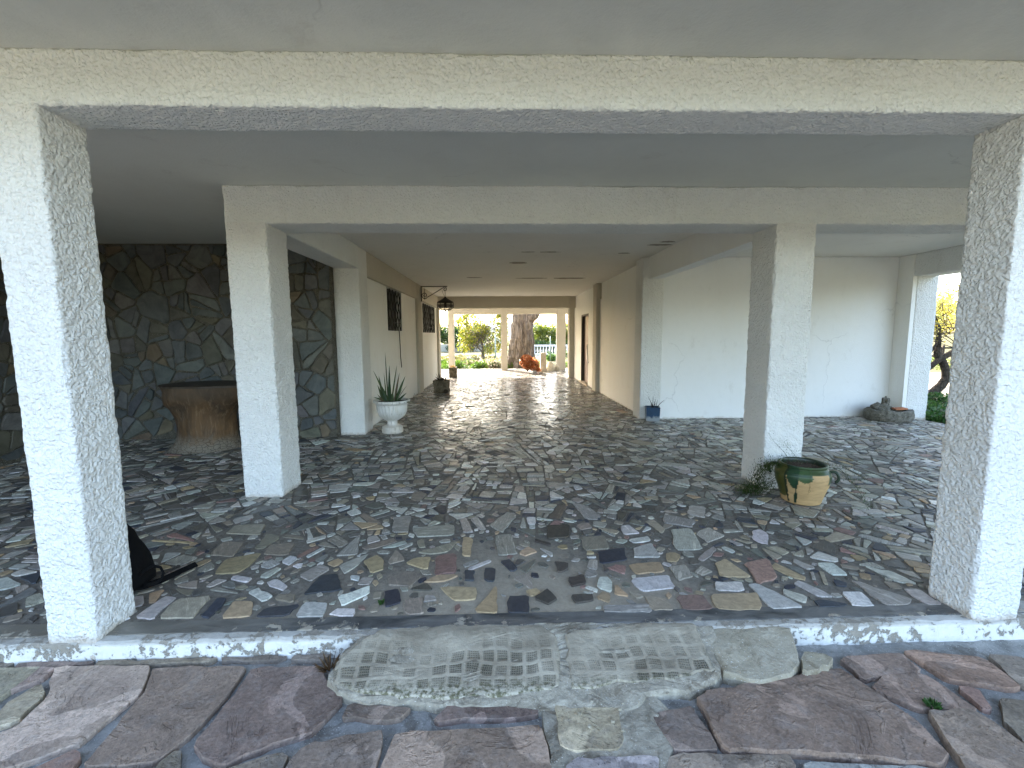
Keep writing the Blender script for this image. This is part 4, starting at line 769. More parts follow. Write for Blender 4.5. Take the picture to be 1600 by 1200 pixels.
# ------------------------------------------------------------------ blue box with dry twigs
B = tag(empty('planter_box', (2.672,7.64,.003), R(-13)), 'square dark blue planter box with scuffed base at the right pier', 'planter')
b = MB(); w = .112
def sq(s, z): return [(-s,-s,z),(s,-s,z),(s,s,z),(-s,s,z)]
lv = [sq(w*.95,0),sq(w*.97,.006),sq(w*1.03,.232),sq(w*1.04,.236),sq(w*1.02,.242),sq(w*.93,.242),sq(w*.92,.21)]
b.add([p for l in lv for p in l], [(0,3,2,1)]+[(r*4+i, r*4+(i+1)%4, (r+1)*4+(i+1)%4, (r+1)*4+i) for r in range(len(lv)-1) for i in range(4)]); b.build('box', MT['blue'], B)
b = MB(); b.box(-w*.925,w*.925,-w*.925,w*.925,.1,.215); b.build('soil', MT['soil'], B)
P = tag(empty('dry_shrub', (2.672,7.64,.215)), 'bare dry twigs sticking out of the blue planter box', 'plant')
b = MB(); K = .0128/1.0/1.17
for (x0,x1,z1,r) in ((0,-.105,.21,.0055),(-.01,-.025,.23,.0055),(0,.012,.17,.007),(.045,.055,.16,.005),(.07,.19,.155,.0055),(-.04,-.20,.06,.006),(-.02,-.055,.09,.006),(.0,.03,.10,.007),(.02,-.05,.13,.006)):
    yy = random.uniform(-.05,.03); b.tube([(x0,yy,0),(x0+(x1-x0)*.45,yy-.03,z1*.55),(x1,yy-.06,z1)], [r,r*.8,r*.3], 5, 0, (.035,.025,.023))
b.build('twigs', MT['twig'], P, True)
# ------------------------------------------------------------------ half glazed earthenware pot
PX, PY = 2.715, 3.83; PA = R(0)
T = tag(empty('earthenware_pot', (PX,PY,.003)), 'tan earthenware pot with dripping green glaze and two loop handles against the inner right column', 'pot')
prof = [(.145,0),(.152,.004),(.156,.012),(.166,.05),(.182,.10),(.198,.15),(.212,.20),(.219,.24),(.218,.265),(.207,.29),(.190,.308),(.180,.318),(.182,.328),(.190,.338),(.190,.346),(.183,.350),(.174,.348),(.168,.335),(.166,.30)]
# refine
pf = []
for i in range(len(prof)-1):
    k = 5 if i < 12 else 2
    for t in range(k): u = t/k; pf.append((prof[i][0]+(prof[i+1][0]-prof[i][0])*u, prof[i][1]+(prof[i+1][1]-prof[i][1])*u))
pf.append(prof[-1]); n = 160; V = []; Cc = []
for (r, z) in pf:
    for k in range(n):
        th = 2*PI*k/n; c_, s_ = math.cos(th), math.sin(th); V.append((r*c_, r*s_, z)); u = c_*.81 - s_*.58; front = -(c_*.58 + s_*.81); h = z/.348
        wob = .04*math.sin(z*60+th*3)+.03*math.sin(z*140)
        tan = (.47,.305,.14); green = (.048,.072,.026); dark = (.012,.022,.012); olive = (.075,.072,.018); cc = tan
        if z > .288: cc = green
        if front > -.2:
            if u < -.53+wob*.4 and h > .16+.1*(u+.8): cc = olive if (u+wob) > -.82 else (.05,.07,.02)
            if -.52 < u+wob*.3 < -.1 and h > .66-.22*math.sin((u+.5)*7): cc = (.018,.05,.022)
            if -.12 < u+wob*.3 < .36 and h > .62+.75*abs(u-.12)**1.6: cc = (.05,.09,.035)
            if abs(u+.57+wob*.15) < .042 and h > .04: cc = dark
            if abs(u+.17+.13*(.6-h)+wob*.1) < .03+.05*(1 if h < .34 else 0)*max(0,1-abs(h-.2)*4) and h < .75 and h > .05: cc = (.012,.035,.018)
            if u > .9 and h > .55: cc = green
        else:
            if h > .6+.12*math.sin(th*5): cc = green
        if r < .176 and z > .3: cc = (.02,.03,.018)
        Cc.append(cc)
F = [(i*n+k, i*n+(k+1)%n, (i+1)*n+(k+1)%n, (i+1)*n+k) for i in range(len(pf)-1) for k in range(n)]
np_mesh('body', V, F, MT['pot'], T, True, Cc)
b = MB(); b.lathe([(.168,.305),(.12,.318),(.06,.322)], 40, (0,0,0), None, 0, None, False, True)
for i in range(70):
    a, r = random.uniform(0,2*PI), .15*math.sqrt(random.random()); x, y = r*math.cos(a), r*math.sin(a); s_ = random.uniform(.006,.018); t = random.uniform(0,PI)
    dx, dy = s_*math.cos(t), s_*math.sin(t); b.add([(x-dx,y-dy,.318),(x+dy*.4,y-dx*.4,.33),(x+dx,y+dy,.322),(x-dy*.4,y+dx*.4,.328)], [(0,1,2,3)])
b.build('soil', MT['soil'], T)
green_m = mat_simple('dark_green_glaze', (.018,.036,.018), .4, 10, .4, .001, .5)
for sg, hz in ((-1,.262),(1,.250)):
    dx, dy = .81*sg, -.58*sg; b = MB(); pts = []
    for i in range(13):
        a = R(-62+ i*(200/12)); rr = .040; o_ = .212+.012+rr*math.cos(a)*1.05; pts.append((dx*o_, dy*o_, hz+rr*math.sin(a)*1.25))
    b.tube(pts, .0125, 8); b.build('handle', green_m, T, True)
P = tag(empty('asparagus_fern', (PX,PY,.31)), 'wispy green asparagus fern trailing out of the earthenware pot', 'plant')
b = MB(); random.seed(21)
def fern(pts, dens, sp, r0=.0022, c=(.075,.115,.04), lsz=.011):
    pts = [Vector(p) for p in pts]; b.tube(pts, [r0*(1-.7*i/(len(pts)-1)) for i in range(len(pts))], 4, 0, (.09,.085,.045))
    for i in range(len(pts)-1):
        for k in range(dens):
            q = pts[i].lerp(pts[i+1], random.random()) + Vector((random.gauss(0,sp), random.gauss(0,sp), random.gauss(0,sp)))
            d = Vector((random.gauss(0,1),random.gauss(0,1),random.gauss(0,1))).normalized()*lsz*random.uniform(.6,1.4); e = d.cross(Vector((.3,.2,1))).normalized()*lsz*.17
            b.add([tuple(q-d),tuple(q+e),tuple(q+d),tuple(q-e)], [(0,1,2,3)], 0, jig(c,.35))
rt = Vector((.81,-.58,0)); tw = Vector((-.58,-.81,0))
def W(u, f, z): v = rt*u+tw*f; return (v.x, v.y, z-.31)
fern([W(-.08,.0,.32),W(-.15,-.02,.42),W(-.24,-.06,.50),W(-.29,-.08,.57)], 10, .012)
fern([W(-.02,-.02,.32),W(-.07,-.05,.40),W(-.13,-.08,.46),W(-.16,-.09,.50)], 60, .026, .002, (.10,.14,.06), .011)
for k in range(7): fern([W(-.15,.03,.335),W(-.25-.01*k,.02+.01*k,.30),W(-.30-.015*k,.02,.16),W(-.30-.02*k,.03+.01*k,.05),W(-.34-.03*k,.05,.012)], 95, .030, .002, (.055,.095,.022), .014)
for k in range(5): fern([W(-.2,.06,.2-.03*k),W(-.32-.03*k,.08,.06),W(-.42-.02*k,.07+.01*k,.02)], 95, .033, .002, (.06,.10,.02), .014)
fern([W(.14,-.02,.335),W(.27,-.03,.33),W(.37,-.02,.22),W(.45,.0,.10),W(.50,.02,.05)], 80, .022, .0022, (.075,.11,.045), .013)
fern([W(.14,-.06,.335),W(.30,-.08,.34),W(.40,-.09,.28),W(.46,-.1,.24)], 50, .022, .002, (.085,.12,.05), .012)
fern([W(.05,.1,.335),W(.06,.235,.33),W(.06,.245,.20),W(.05,.25,.14)], 16, .008, .0018, (.10,.14,.05), .008)
b.build('fronds', MT['leaf'], P)
# ------------------------------------------------------------------ stump table, basin
T = tag(empty('stump_table', (-3.98,6.13,.0)), 'rough flared tree stump table with dark top before the stone wall', 'table')
n = 120; rings = [(0,.44,.35),(.02,.425,.335),(.08,.385,.32),(.18,.355,.30),(.32,.350,.29),(.44,.352,.29),(.54,.375,.31),(.62,.42,.34),(.70,.46,.36),(.78,.475,.375),(.845,.49,.385)]
V = []
for (z, rx, ry) in rings:
    for k in range(n):
        th = 2*PI*k/n; c_, s_ = math.cos(th), math.sin(th); q = 1+.03*math.sin(3*th+z*4)+.02*math.sin(7*th+2-z*6)
        q += .17*math.exp(-((th-R(205))/.40)**2)*math.exp(-((z-.62)/.11)**2)             # knot on the left
        q += .42*math.exp(-((th-R(350 if th > PI else -10))/.62)**2)*max(0,(z-.42)/.42)**1.5   # flare to the right
        q += .16*math.exp(-((th-R(222))/.30)**2)*max(0,1-z/.22)
        V.append((rx*q*c_, ry*q*s_, z))
V = np.array(V); nz = fbm(V, 7, 3, 2); rad = np.stack([V[:,0], V[:,1], 0*V[:,0]], 1); rad /= np.linalg.norm(rad,axis=1,keepdims=True); V = V+rad*(nz*.014)[:,None]
F = [(i*n+k, i*n+(k+1)%n, (i+1)*n+(k+1)%n, (i+1)*n+k) for i in range(len(rings)-1) for k in range(n)]
np_mesh('trunk', V, F, MT['stump'], T, True)
b = MB(); top = [tuple(V[(len(rings)-1)*n+k]) for k in range(n)]; b.add([(x*1.03,y*1.03,.846) for x,y,z in top]+[(x*1.035,y*1.035,.868) for x,y,z in top]+[(x*1.01,y*1.01,.876) for x,y,z in top], [tuple(range(n))[::-1]]+[(r*n+k,r*n+(k+1)%n,(r+1)*n+(k+1)%n,(r+1)*n+k) for r in (0,1) for k in range(n)]+[tuple(range(2*n,3*n))]); b.build('table_top', MT['stumptop'], T)
def rock(name, loc, s, mat, parent=None, seed=1, rough=.25, n=28):
    V = []; m_ = n//2
    for i in range(m_+1):
        ph = PI*i/m_
        for k in range(n): th = 2*PI*k/n; V.append((math.sin(ph)*math.cos(th), math.sin(ph)*math.sin(th), math.cos(ph)))
    V = np.array(V); V = np.sign(V)*np.abs(V)**.8; d = 1+rough*fbm(V+seed*7.3, 1.7, 4, seed)*.8; V = V*d[:,None]*np.array(s); V[:,2] = np.maximum(V[:,2], -s[2]*.82)
    F = [(i*n+k, i*n+(k+1)%n, (i+1)*n+(k+1)%n, (i+1)*n+k)[::-1] for i in range(m_) for k in range(n)]
    o = np_mesh(name, V, F, mat, parent, False); o.location = loc; return o
tf = mat_cement('porous_grey_tufa', (.075,.07,.055), (.22,.205,.17), 20)
BZ = tag(empty('stone_basin', (6.74,7.46,.002)), 'low rough grey stone basin heaped with rubble in the corner by the far right column', 'basin')
V = []; n = 90; pr = [(.335,0),(.355,.02),(.365,.06),(.37,.12),(.36,.17),(.345,.185),(.30,.19),(.27,.18),(.255,.11)]
for r, z in pr:
    for k in range(n): th = 2*PI*k/n; V.append((r*math.cos(th), r*.82*math.sin(th), z))
V = np.array(V); V += np.stack([vnoise(V+3,16,i) for i in range(3)],1)*.016*(V[:,2:3] > .005); F = [(i*n+k, i*n+(k+1)%n, (i+1)*n+(k+1)%n, (i+1)*n+k) for i in range(len(pr)-1) for k in range(n)]
np_mesh('rim', V, F, tf, BZ, False); b = MB(); b.lathe([(.28,.10),(.1,.125)], 30, (0,0,0), lambda r,z,t:(r,z), 0, None, False, True); b.build('soil', MT['soil'], BZ)
for i, (x, y, z, s, c) in enumerate(((-.17,-.02,.20,(.13,.11,.09),'dark porous rock'),(-.05,.02,.30,(.05,.05,.09),'upright dark rock fragment'),(.03,.08,.19,(.11,.09,.05),'flat dark rock'))):
    k = rock('rubble', (6.74+x,7.46+y,z), s, tf, None, 5+i, .45); tag(k, ['dark lumpy porous rock lying at the left of the grey stone basin','pointed upright rock fragment on top of the rubble in the stone basin','flat dark rock lying at the back of the grey stone basin'][i], 'rock', 'rubble in the stone basin')
b = MB(); b.add([(-.1,-.05,0),(.1,-.06,.012),(.11,.05,.02),(-.09,.06,.01),(-.1,-.05,.02),(.1,-.06,.03),(.11,.05,.038),(-.09,.06,.03)], [(3,2,1,0),(4,5,6,7),(0,1,5,4),(1,2,6,5),(2,3,7,6),(3,0,4,7)]); o = b.build('tile_shard', MT['terracotta']); o.location = (6.87,7.40,.185); tag(o, 'broken terracotta tile lying in the grey stone basin', 'tile')
# ------------------------------------------------------------------ backpack behind the front left column
BP = tag(empty('backpack', (-2.345,2.62,.0)), 'black backpack with yellow zip cord slumped behind the front left column', 'backpack')
V = []; n = 40; rings = 22
for i in range(rings+1):
    u = i/rings; z = .015+.40*u; sx = .225*(1-.75*max(0,(u-.12)/.88)**1.25)*(min(1,(u*9+.75))); sy = .13*(1-.72*max(0,(u-.2)/.8)**2)*(min(1,u*8+.7))
    if i == rings: sx *= .3; sy *= .3
    for k in range(n):
        th = 2*PI*k/n; c_, s_ = math.cos(th), math.sin(th); e = .62
        V.append((sx*math.copysign(abs(c_)**e, c_), sy*math.copysign(abs(s_)**e, s_)+.03*u, z))
V = np.array(V); V += np.stack([fbm(V+2,9,2,i+3) for i in range(3)],1)*.008; V[:,2] = np.maximum(V[:,2],.004)
F = [(i*n+k, i*n+(k+1)%n, (i+1)*n+(k+1)%n, (i+1)*n+k) for i in range(rings) for k in range(n)]
np_mesh('body', V, F, MT['black'], BP, True)
def band(pts, w, name, mat, t=.004):
    b = MB(); pts = [Vector(p) for p in pts]; vs = []
    for i, p in enumerate(pts):
        d = (pts[min(i+1,len(pts)-1)]-pts[max(0,i-1)]).normalized(); s_ = d.cross(Vector((-.2,-1,.25))).normalized(); nn = d.cross(s_)
        for a, c_ in ((-1,-1),(1,-1),(1,1),(-1,1)): q = p+s_*a*w/2+nn*c_*t/2; vs.append(tuple(q))
    b.add(vs, [(0,1,2,3)]+[(i*4+k, i*4+(k+1)%4, (i+1)*4+(k+1)%4, (i+1)*4+k) for i in range(len(pts)-1) for k in range(4)]+[tuple(range((len(pts)-1)*4, len(pts)*4))]); return b.build(name, mat, BP)
band([(.20,-.05,.09),(.25,-.055,.135),(.305,-.06,.165),(.345,-.06,.155),(.36,-.06,.12),(.345,-.06,.08),(.30,-.055,.05),(.22,-.05,.035)], .016, 'strap', MT['black'])
band([(.17,-.06,.03),(.23,-.04,.03),(.27,.03,.022),(.31,.15,.018),(.345,.24,.015)], .035, 'strap', MT['black'], .006)
b = MB(); b.tube([(x+.052,y+.0,z+.02) for x,y,z in ((.110,-.10,.205),(.135,-.108,.235),(.146,-.108,.255),(.158,-.102,.255),(.150,-.106,.225),(.128,-.11,.19),(.118,-.11,.175))], .005, 6); b.build('zip_cord', MT['yellow'], BP, True)
# ------------------------------------------------------------------ loose bits on the pavement
random.seed(5)
for i in range(9):
    x, y = random.choice([(random.uniform(.30,.62), random.uniform(1.62,1.76)), (random.uniform(.72,1.02), random.uniform(1.78,1.92)), (random.uniform(-.86,-.7), random.uniform(1.66,1.95))])
    s_ = random.uniform(.004,.009); k = rock('pebble', (x,y,ZL+s_*.7+.004), (s_,s_*.8,s_*.7), MT['rock'], None, 20+i, .3, 10); tag(k, 'small loose pebble in a paving joint in front of the ramp', 'pebble', 'loose pebbles in front of the ramp')
def weed(loc, n, r, h, c, label, name='weed'):
    b = MB()
    for i in range(n):
        a = random.uniform(0,2*PI); q = r*math.sqrt(random.random()); b.blade((q*.5*math.cos(a), q*.5*math.sin(a), -.01), (q*1.4*math.cos(a), q*1.4*math.sin(a), h*random.uniform(.3,1)), .005 if name != 'weed' else .009, (0,0,.01), 4, 0, jig(c,.35))
    o = b.build(name, MT['leaf'], None, True); o.location = loc; tag(o, label, 'weed')
weed((-.83,2.03,ZL), 60, .055, .05, (.14,.085,.045), 'dry brown grass tuft in the corner between kerb and ramp', 'dry_grass')
weed((1.845,1.70,ZL), 60, .03, .03, (.05,.12,.03), 'small green weed in a joint of the right hand paving')
weed((-.675,2.40,.0), 26, .018, .022, (.06,.12,.03), 'tiny green weed between floor stones near the threshold')
# ------------------------------------------------------------------ planting
def leaf_cloud(cent_, rad, n, size, cols, mb_v, mb_f, mb_c, rng):
    """n small leaf faces through a lumpy ellipsoid volume"""
    d = rng.normal(size=(n,3)); d /= np.linalg.norm(d,axis=1,keepdims=True); r = rng.random(n)**(1/2.2); P = np.array(cent_)+d*r[:,None]*np.array(rad)
    a = rng.normal(size=(n,3)); a /= np.linalg.norm(a,axis=1,keepdims=True); b_ = np.cross(a, rng.normal(size=(n,3))); b_ /= np.linalg.norm(b_,axis=1,keepdims=True)
    s = size*rng.uniform(.6,1.4,n)[:,None]; base = sum(len(x) for x in mb_v)
    Q = np.stack([P-a*s, P+b_*s*.5, P+a*s, P-b_*s*.5], 1).reshape(-1,3); mb_v.append(Q); mb_f.append(np.arange(base, base+4*n).reshape(-1,4))
    C = np.array(cols)[rng.integers(0,len(cols),n)]*rng.uniform(.7,1.3,(n,1)); mb_c.append(np.repeat(C,4,0))
def crown(name, parent, clumps, cols, mat='leaf', seed=1):
    rng = np.random.default_rng(seed); v, f, c = [], [], []
    for (ce, ra, n, s) in clumps: leaf_cloud(ce, ra, n, s, cols, v, f, c, rng)
    o = np_mesh(name, np.concatenate(v), np.concatenate(f), MT[mat], parent, False, np.concatenate(c)); return o
def limbs(parent, name, start, h, r, mat, seed, levels=4, spread=.5, up=.5, first=.3, tips=None, kids=3, n0=8):
    rnd = random.Random(seed); b = MB(); tips = tips if tips is not None else []
    def grow(p, d, L, r, lv):
        pts = [p]; q = p; k = 4; rs = [r]
        for i in range(k):
            d = (d + Vector((rnd.gauss(0,.16),rnd.gauss(0,.16),rnd.gauss(.04,.10)))).normalized(); q = q+d*L/k; pts.append(q); rs.append(r*(1-.45*(i+1)/k))
        b.tube(pts, rs, max(4, n0-2*(levels-lv)))
        if lv <= 1: tips.append(q); return
        for i in range(kids if lv > 2 else kids+1):
            a = rnd.uniform(0,2*PI); nd = (d*up+Vector((math.cos(a),math.sin(a),rnd.uniform(-.1,.7)))*spread).normalized(); t = pts[rnd.choice([2,3,4,4])]
            grow(t, nd, L*rnd.uniform(.6,.85), rs[-1]*rnd.uniform(.55,.8), lv-1)
        tips.append(q)
    grow(Vector(start), Vector((rnd.gauss(0,.08),rnd.gauss(0,.08),1)), h*first, r, levels)
    b.build(name, MT[mat], parent, True); return tips
YG = [(.22,.24,.02),(.28,.26,.025),(.15,.19,.025),(.30,.25,.04)]; DG = [(.035,.075,.02),(.05,.10,.025),(.07,.12,.03)]; LG = [(.075,.15,.012),(.11,.18,.018),(.055,.11,.012)]; YF = [(.52,.42,.05),(.58,.50,.08),(.42,.38,.08),(.26,.27,.07)]
# budding yellow green tree left of the middle column
T = tag(empty('budding_tree', (-1.05,30,-.12)), 'yellow green budding tree with tangled bare twigs seen between the far left and middle columns', 'tree')
tips = limbs(T, 'trunk', (0,0,0), 4.2, .14, 'bark', 4, 5, .62, .45, .22, None, 3)
rr = np.random.default_rng(5); cl = [((t.x,t.y,t.z),(.34,.34,.3),22,.07) for t in tips if rr.random() < .8]
cl += [((math.cos(a)*1.25, math.sin(a)*.9, z),(.55,.5,.45),170,.075) for a, z in ((0.2,1.9),(.9,2.7),(2.0,2.9),(2.9,1.7),(3.6,1.2),(4.5,2.3),(5.3,1.4),(6.0,3.2),(1.5,3.5),(0,1.3),(0.1,2.6),(3.1,2.3),(5.8,.9),(0.6,3.4),(0.3,3.1),(3.3,3.0),(5.0,3.3),(4.0,3.6),(2.6,.9),(6.2,2.1))]
crown('crown', T, cl, YG, 'leaf', 8)
crown('bare_twigs', T, [((0,0,1.6),(1.15,.9,.95),900,.06),((.5,0,.9),(.7,.6,.5),260,.06),((-.6,0,1.0),(.6,.6,.5),260,.06)], [(.17,.13,.10),(.24,.19,.15),(.12,.10,.08)], 'twig', 19)
crown('low_leaves', T, [((math.cos(a)*1.3, math.sin(a)*.9, z),(.5,.5,.4),150,.07) for a, z in ((0,.9),(.2,1.7),(3,.8),(3.2,1.6),(1.2,.7),(5,.7),(2.8,2.6),(.4,3.8),(6.1,2.9),(3.6,3.3))], YG, 'leaf', 28)
# huge trunk right of the middle column
T = tag(empty('big_tree', (1.05,21.25,-.12)), 'huge old tree with a broad furrowed trunk just beyond the terrace', 'tree')
n = 130; V = []; rs = [(0,.72),(.12,.65),(.35,.59),(.8,.525),(1.4,.465),(2.0,.42),(2.6,.395),(3.2,.385),(4.2,.41),(5.4,.36),(6.5,.28)]
R2 = []
for i in range(len(rs)-1):
    for t in range(9): u = t/9; R2.append((rs[i][0]+(rs[i+1][0]-rs[i][0])*u, rs[i][1]+(rs[i+1][1]-rs[i][1])*u))
for z, r in R2:
    for k in range(n):
        th = 2*PI*k/n; V.append((.10*min(1,z/3)+r*math.cos(th)*(1+.10*math.cos(2*th+.6)), r*math.sin(th), z))
V = np.array(V); q = V*np.array([1,1,.13]); f1 = 1-np.abs(fbm(q, 9, 3, 2))*1.5; f2 = fbm(V, 3, 3, 6); butt = np.maximum(0,1-V[:,2]/.9)
th = np.arctan2(V[:,1],V[:,0]); rad = np.stack([V[:,0],V[:,1],0*V[:,0]],1); rad /= np.linalg.norm(rad,axis=1,keepdims=True); V = V+rad*((f1*.075+f2*.04+butt*.09*np.sin(th*6))[:,None])
F = [(i*n+k, i*n+(k+1)%n, (i+1)*n+(k+1)%n, (i+1)*n+k) for i in range(len(R2)-1) for k in range(n)]
tr = np_mesh('trunk', V, F, MT['bark'], T, True)
b = MB(); tips = []
b.tube([(.35,-.1,2.35),(.62,-.2,2.55),(.85,-.25,2.95),(1.5,-.2,4.2),(2.2,0,5.6)], [.26,.24,.20,.15,.08], 14); b.tube([(.1,0,6.2),(-.6,.3,7.8),(-1.2,.5,9.6)], [.26,.18,.08], 10); b.tube([(.1,0,6.2),(.9,-.3,7.6),(1.6,-.5,9.4)], [.26,.18,.08], 10); b.tube([(.1,0,6.2),(.2,.9,8.4),(.1,1.6,10)], [.22,.15,.06], 10)
b.build('branch', MT['bark'], T, True)
crown('crown', T, [((math.cos(a)*r, math.sin(a)*r, z),(1.0,1.0,.8),420,.10) for a, r, z in ((0,1.8,8.2),(1,1.9,9.4),(2,1.7,8.6),(3,2.0,9.8),(4,1.8,8.4),(5,2.0,9.2),(0,.3,10.6),(2.5,1,10.2),(5.5,2.4,6.6))], DG, 'leaf', 4)
# ground cover along the terrace edge
def cover(name, x0, x1, y0, y1, h, n, size, cols, seed, label, cat, lumps=14, kind='stuff'):
    rng = np.random.default_rng(seed); cl = [((rng.uniform(x0,x1), rng.uniform(y0,y1), -.12+h*rng.uniform(.2,.6)),(rng.uniform(.25,.55),rng.uniform(.25,.55),h*rng.uniform(.35,.6)), n, size) for _ in range(lumps)]
    o = crown(name, None, cl, cols, 'leaf', seed); o['kind'] = kind; tag(o, label, cat); return o
cover('ground_cover', -4.0, .6, 20.6, 23.2, .42, 330, .05, LG, 11, 'bright green low plants along the far terrace edge', 'plants', 34)
cover('ground_cover', .4, 6.0, 20.8, 22.6, .30, 260, .045, LG, 12, 'bright green low plants round the foot of the huge tree', 'plants', 22)
cover('dry_stalks', -1.6, .3, 21.5, 24, .45, 120, .05, [(.30,.25,.17),(.24,.19,.12),(.36,.30,.2)], 13, 'dry pale stalks among the green plants left of the middle column', 'plants', 16)
# distant garden, left opening
def hedge(name, x0, x1, y0, y1, z0, z1, n, size, cols, label, cat, seed):
    rng = np.random.default_rng(seed); k = max(3, int((x1-x0)/.6)); cl = []; nz_ = max(1, int((z1-z0)/.5)); sc_ = .75 if z1-z0 < 1.2 else 1.15
    for i in range(k):
        for zz in range(nz_):
            cl.append(((x0+(x1-x0)*(i+.5+rng.normal(0,.25))/k, rng.uniform(y0,y1), z0+(z1-z0)*min(1,(zz+.5+rng.normal(0,.2))/nz_)),(rng.uniform(.5,.85)*sc_,rng.uniform(.5,.8)*sc_,rng.uniform(.35,.55)*sc_), n, size))
    root = tag(empty(name, ((x0+x1)/2,(y0+y1)/2,-.12)), label, cat); o = crown('foliage', None, cl, cols, 'leaf', seed); o.parent = root; o.location = (-(x0+x1)/2,-(y0+y1)/2,.12)
    for i in range(0, k, 2):
        b = MB(); x = x0+(x1-x0)*(i+.5)/k - (x0+x1)/2; b.tube([(x,0,0),(x+.1,.05,(z1+.12)*.5),(x-.05,0,(z1+.12)*.8)], [.07,.05,.02], 6); b.build('stem', MT['bark_dark'], root)
hedge('hedge', -9.5,-1.6, 45.4,47.2, .7,2.35, 210, .12, DG+[(.09,.14,.03)], 'dark green orchard hedge rising behind the low grey garden wall', 'hedge', 31)
o = slab('garden_wall', None, -12,-.2, 44.6,44.85, -.2,.62, MT['pale_stone']); tag(o, 'low pale grey garden wall under the dark hedge', 'wall')
hedge('shrub', -5.2,-2.4, 43.2,43.9, .0,.5, 150, .09, DG, 'low dark green shrub in front of the pale garden wall', 'shrub', 33)
hedge('orange_grove', 2.3,9.5, 40,42.5, .25,2.3, 240, .11, [(.16,.20,.03),(.22,.24,.03),(.10,.15,.03)], 'sunlit yellow green orchard trees to the right of the huge trunk', 'trees', 35)
hedge('hedge', 2.0,9.0, 38.2,39.0, -.05,.95, 260, .10, DG, 'dark green hedge below the sunlit orchard trees', 'hedge', 37)
cover('grass', -6,.5, 26,33, .22, 60, .07, [(.20,.17,.065),(.17,.155,.05),(.12,.14,.035)], 41, 'dry yellowish grass of the garden beyond the terrace', 'grass', 60)
cover('ground_cover', 2.0,6.5, 28.0,30.0, .6, 200, .07, DG+LG, 43, 'green shrubs in front of the white balustrade', 'plants', 16)
# white balustrade and road
FB = tag(empty('balustrade', (5.2,35.5,-.2)), 'white balustrade fence beyond the huge trunk', 'fence'); b = MB(); b.box(-3.4,6,-.08,.08,.78,.92); b.build('rail', MT['white_paint'], FB); b = MB(); b.box(-3.4,6,-.10,.10,0,.22); b.build('plinth', MT['white_paint'], FB)
for i in range(40):
    b = MB(); x = -3.3+i*.235; b.lathe([(.05,.22),(.035,.30),(.075,.42),(.05,.55),(.035,.65),(.05,.78)], 8, (x,0,0)); o = b.build('baluster', MT['white_paint'], FB, True)
o = slab('road', None, -40,40, 32.2,34.6, -.2,-.105, MT['road']); struct(o)
# chain link post
FP = tag(empty('fence_post', (-.20,27,-.12)), 'thin grey green steel fence post with a slanting brace left of the middle column', 'post'); pm = mat_simple('galvanised_green_steel', (.30,.36,.33), .5, 10, .1, 0)
b = MB(); b.tube([(0,0,0),(0,0,1.66)], .035, 8); b.build('post', pm, FP, True); b = MB(); b.tube([(0,0,1.5),(.9,0,.55),(1.3,0,0.1)], .022, 6); b.build('brace', pm, FP, True)
FP = tag(empty('fence_post', (3.05,26.5,-.12)), 'thin pale steel pole standing beyond the stone pillar', 'post'); b = MB(); b.tube([(0,0,0),(0,0,1.55)], .022, 8); b.build('post', pm, FP, True)
k = rock('rock', (-1.55,24.0,.06), (.22,.2,.28), MT['rock'], None, 3, .3); tag(k, 'grey brown boulder among the plants left of the budding tree', 'rock')
# tree to the right of the terrace column and twiggy tree behind
T = tag(empty('twiggy_tree', (4.6,33,-.12)), 'leafless twiggy tree rising above the orchard right of the huge trunk', 'tree'); tips = limbs(T, 'trunk', (0,0,0), 6.2, .12, 'bark', 9, 5, .6, .55, .3, None, 3, 7); crown('crown', T, [((t.x,t.y,t.z),(.25,.25,.25),5,.05) for t in tips], YG+[(.3,.26,.2)], 'leaf', 3)
T = tag(empty('citrus_tree', (4.15,23.5,-.12)), 'yellow leaved garden tree showing right of the last terrace column', 'tree'); tips = limbs(T, 'trunk', (0,0,0), 4, .10, 'bark_dark', 14, 4, .6, .5, .26, None, 3); crown('crown', T, [((t.x,t.y,t.z),(.35,.35,.3),45,.055) for t in tips], YG, 'leaf', 6)
# two far palms, distant hill
for i, (x, h, lb) in enumerate(((-8.45,6.6,'tall distant palm beyond the hedge, the nearer to the budding tree'),(-10.7,5.4,'shorter distant palm beyond the hedge, the nearer to the left column'))):
    T = tag(empty('palm_tree', (x,120,-.12)), lb, 'palm', 'distant palms beyond the hedge'); b = MB(); b.tube([(0,0,0),(.1,0,h*.5),(0,0,h)], [.34,.28,.24], 8); b.build('trunk', MT['bark_dark'], T, True); b = MB()
    for k in range(34):
        a = 2*PI*k/34; e = random.uniform(-.5,1.1); L_ = 1.5; b.blade((0,0,h), (math.cos(a)*L_*math.cos(e), math.sin(a)*L_*math.cos(e), h+L_*math.sin(e)-.2), .22, (0,0,.35), 6, 0, jig((.06,.08,.05)))
    b.build('fronds', MT['leaf'], T)
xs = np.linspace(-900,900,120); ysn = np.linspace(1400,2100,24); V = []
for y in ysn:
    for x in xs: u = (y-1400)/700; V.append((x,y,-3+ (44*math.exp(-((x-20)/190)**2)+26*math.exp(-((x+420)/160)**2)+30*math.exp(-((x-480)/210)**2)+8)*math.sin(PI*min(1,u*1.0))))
V = np.array(V); V[:,2] += fbm(V/120, 1, 3, 3)*3*(V[:,2] > 0); k = len(xs); struct(np_mesh('hill', V, [(j*k+i, j*k+i+1, (j+1)*k+i+1, (j+1)*k+i) for j in range(len(ysn)-1) for i in range(k-1)], MT['hill'], None, True))
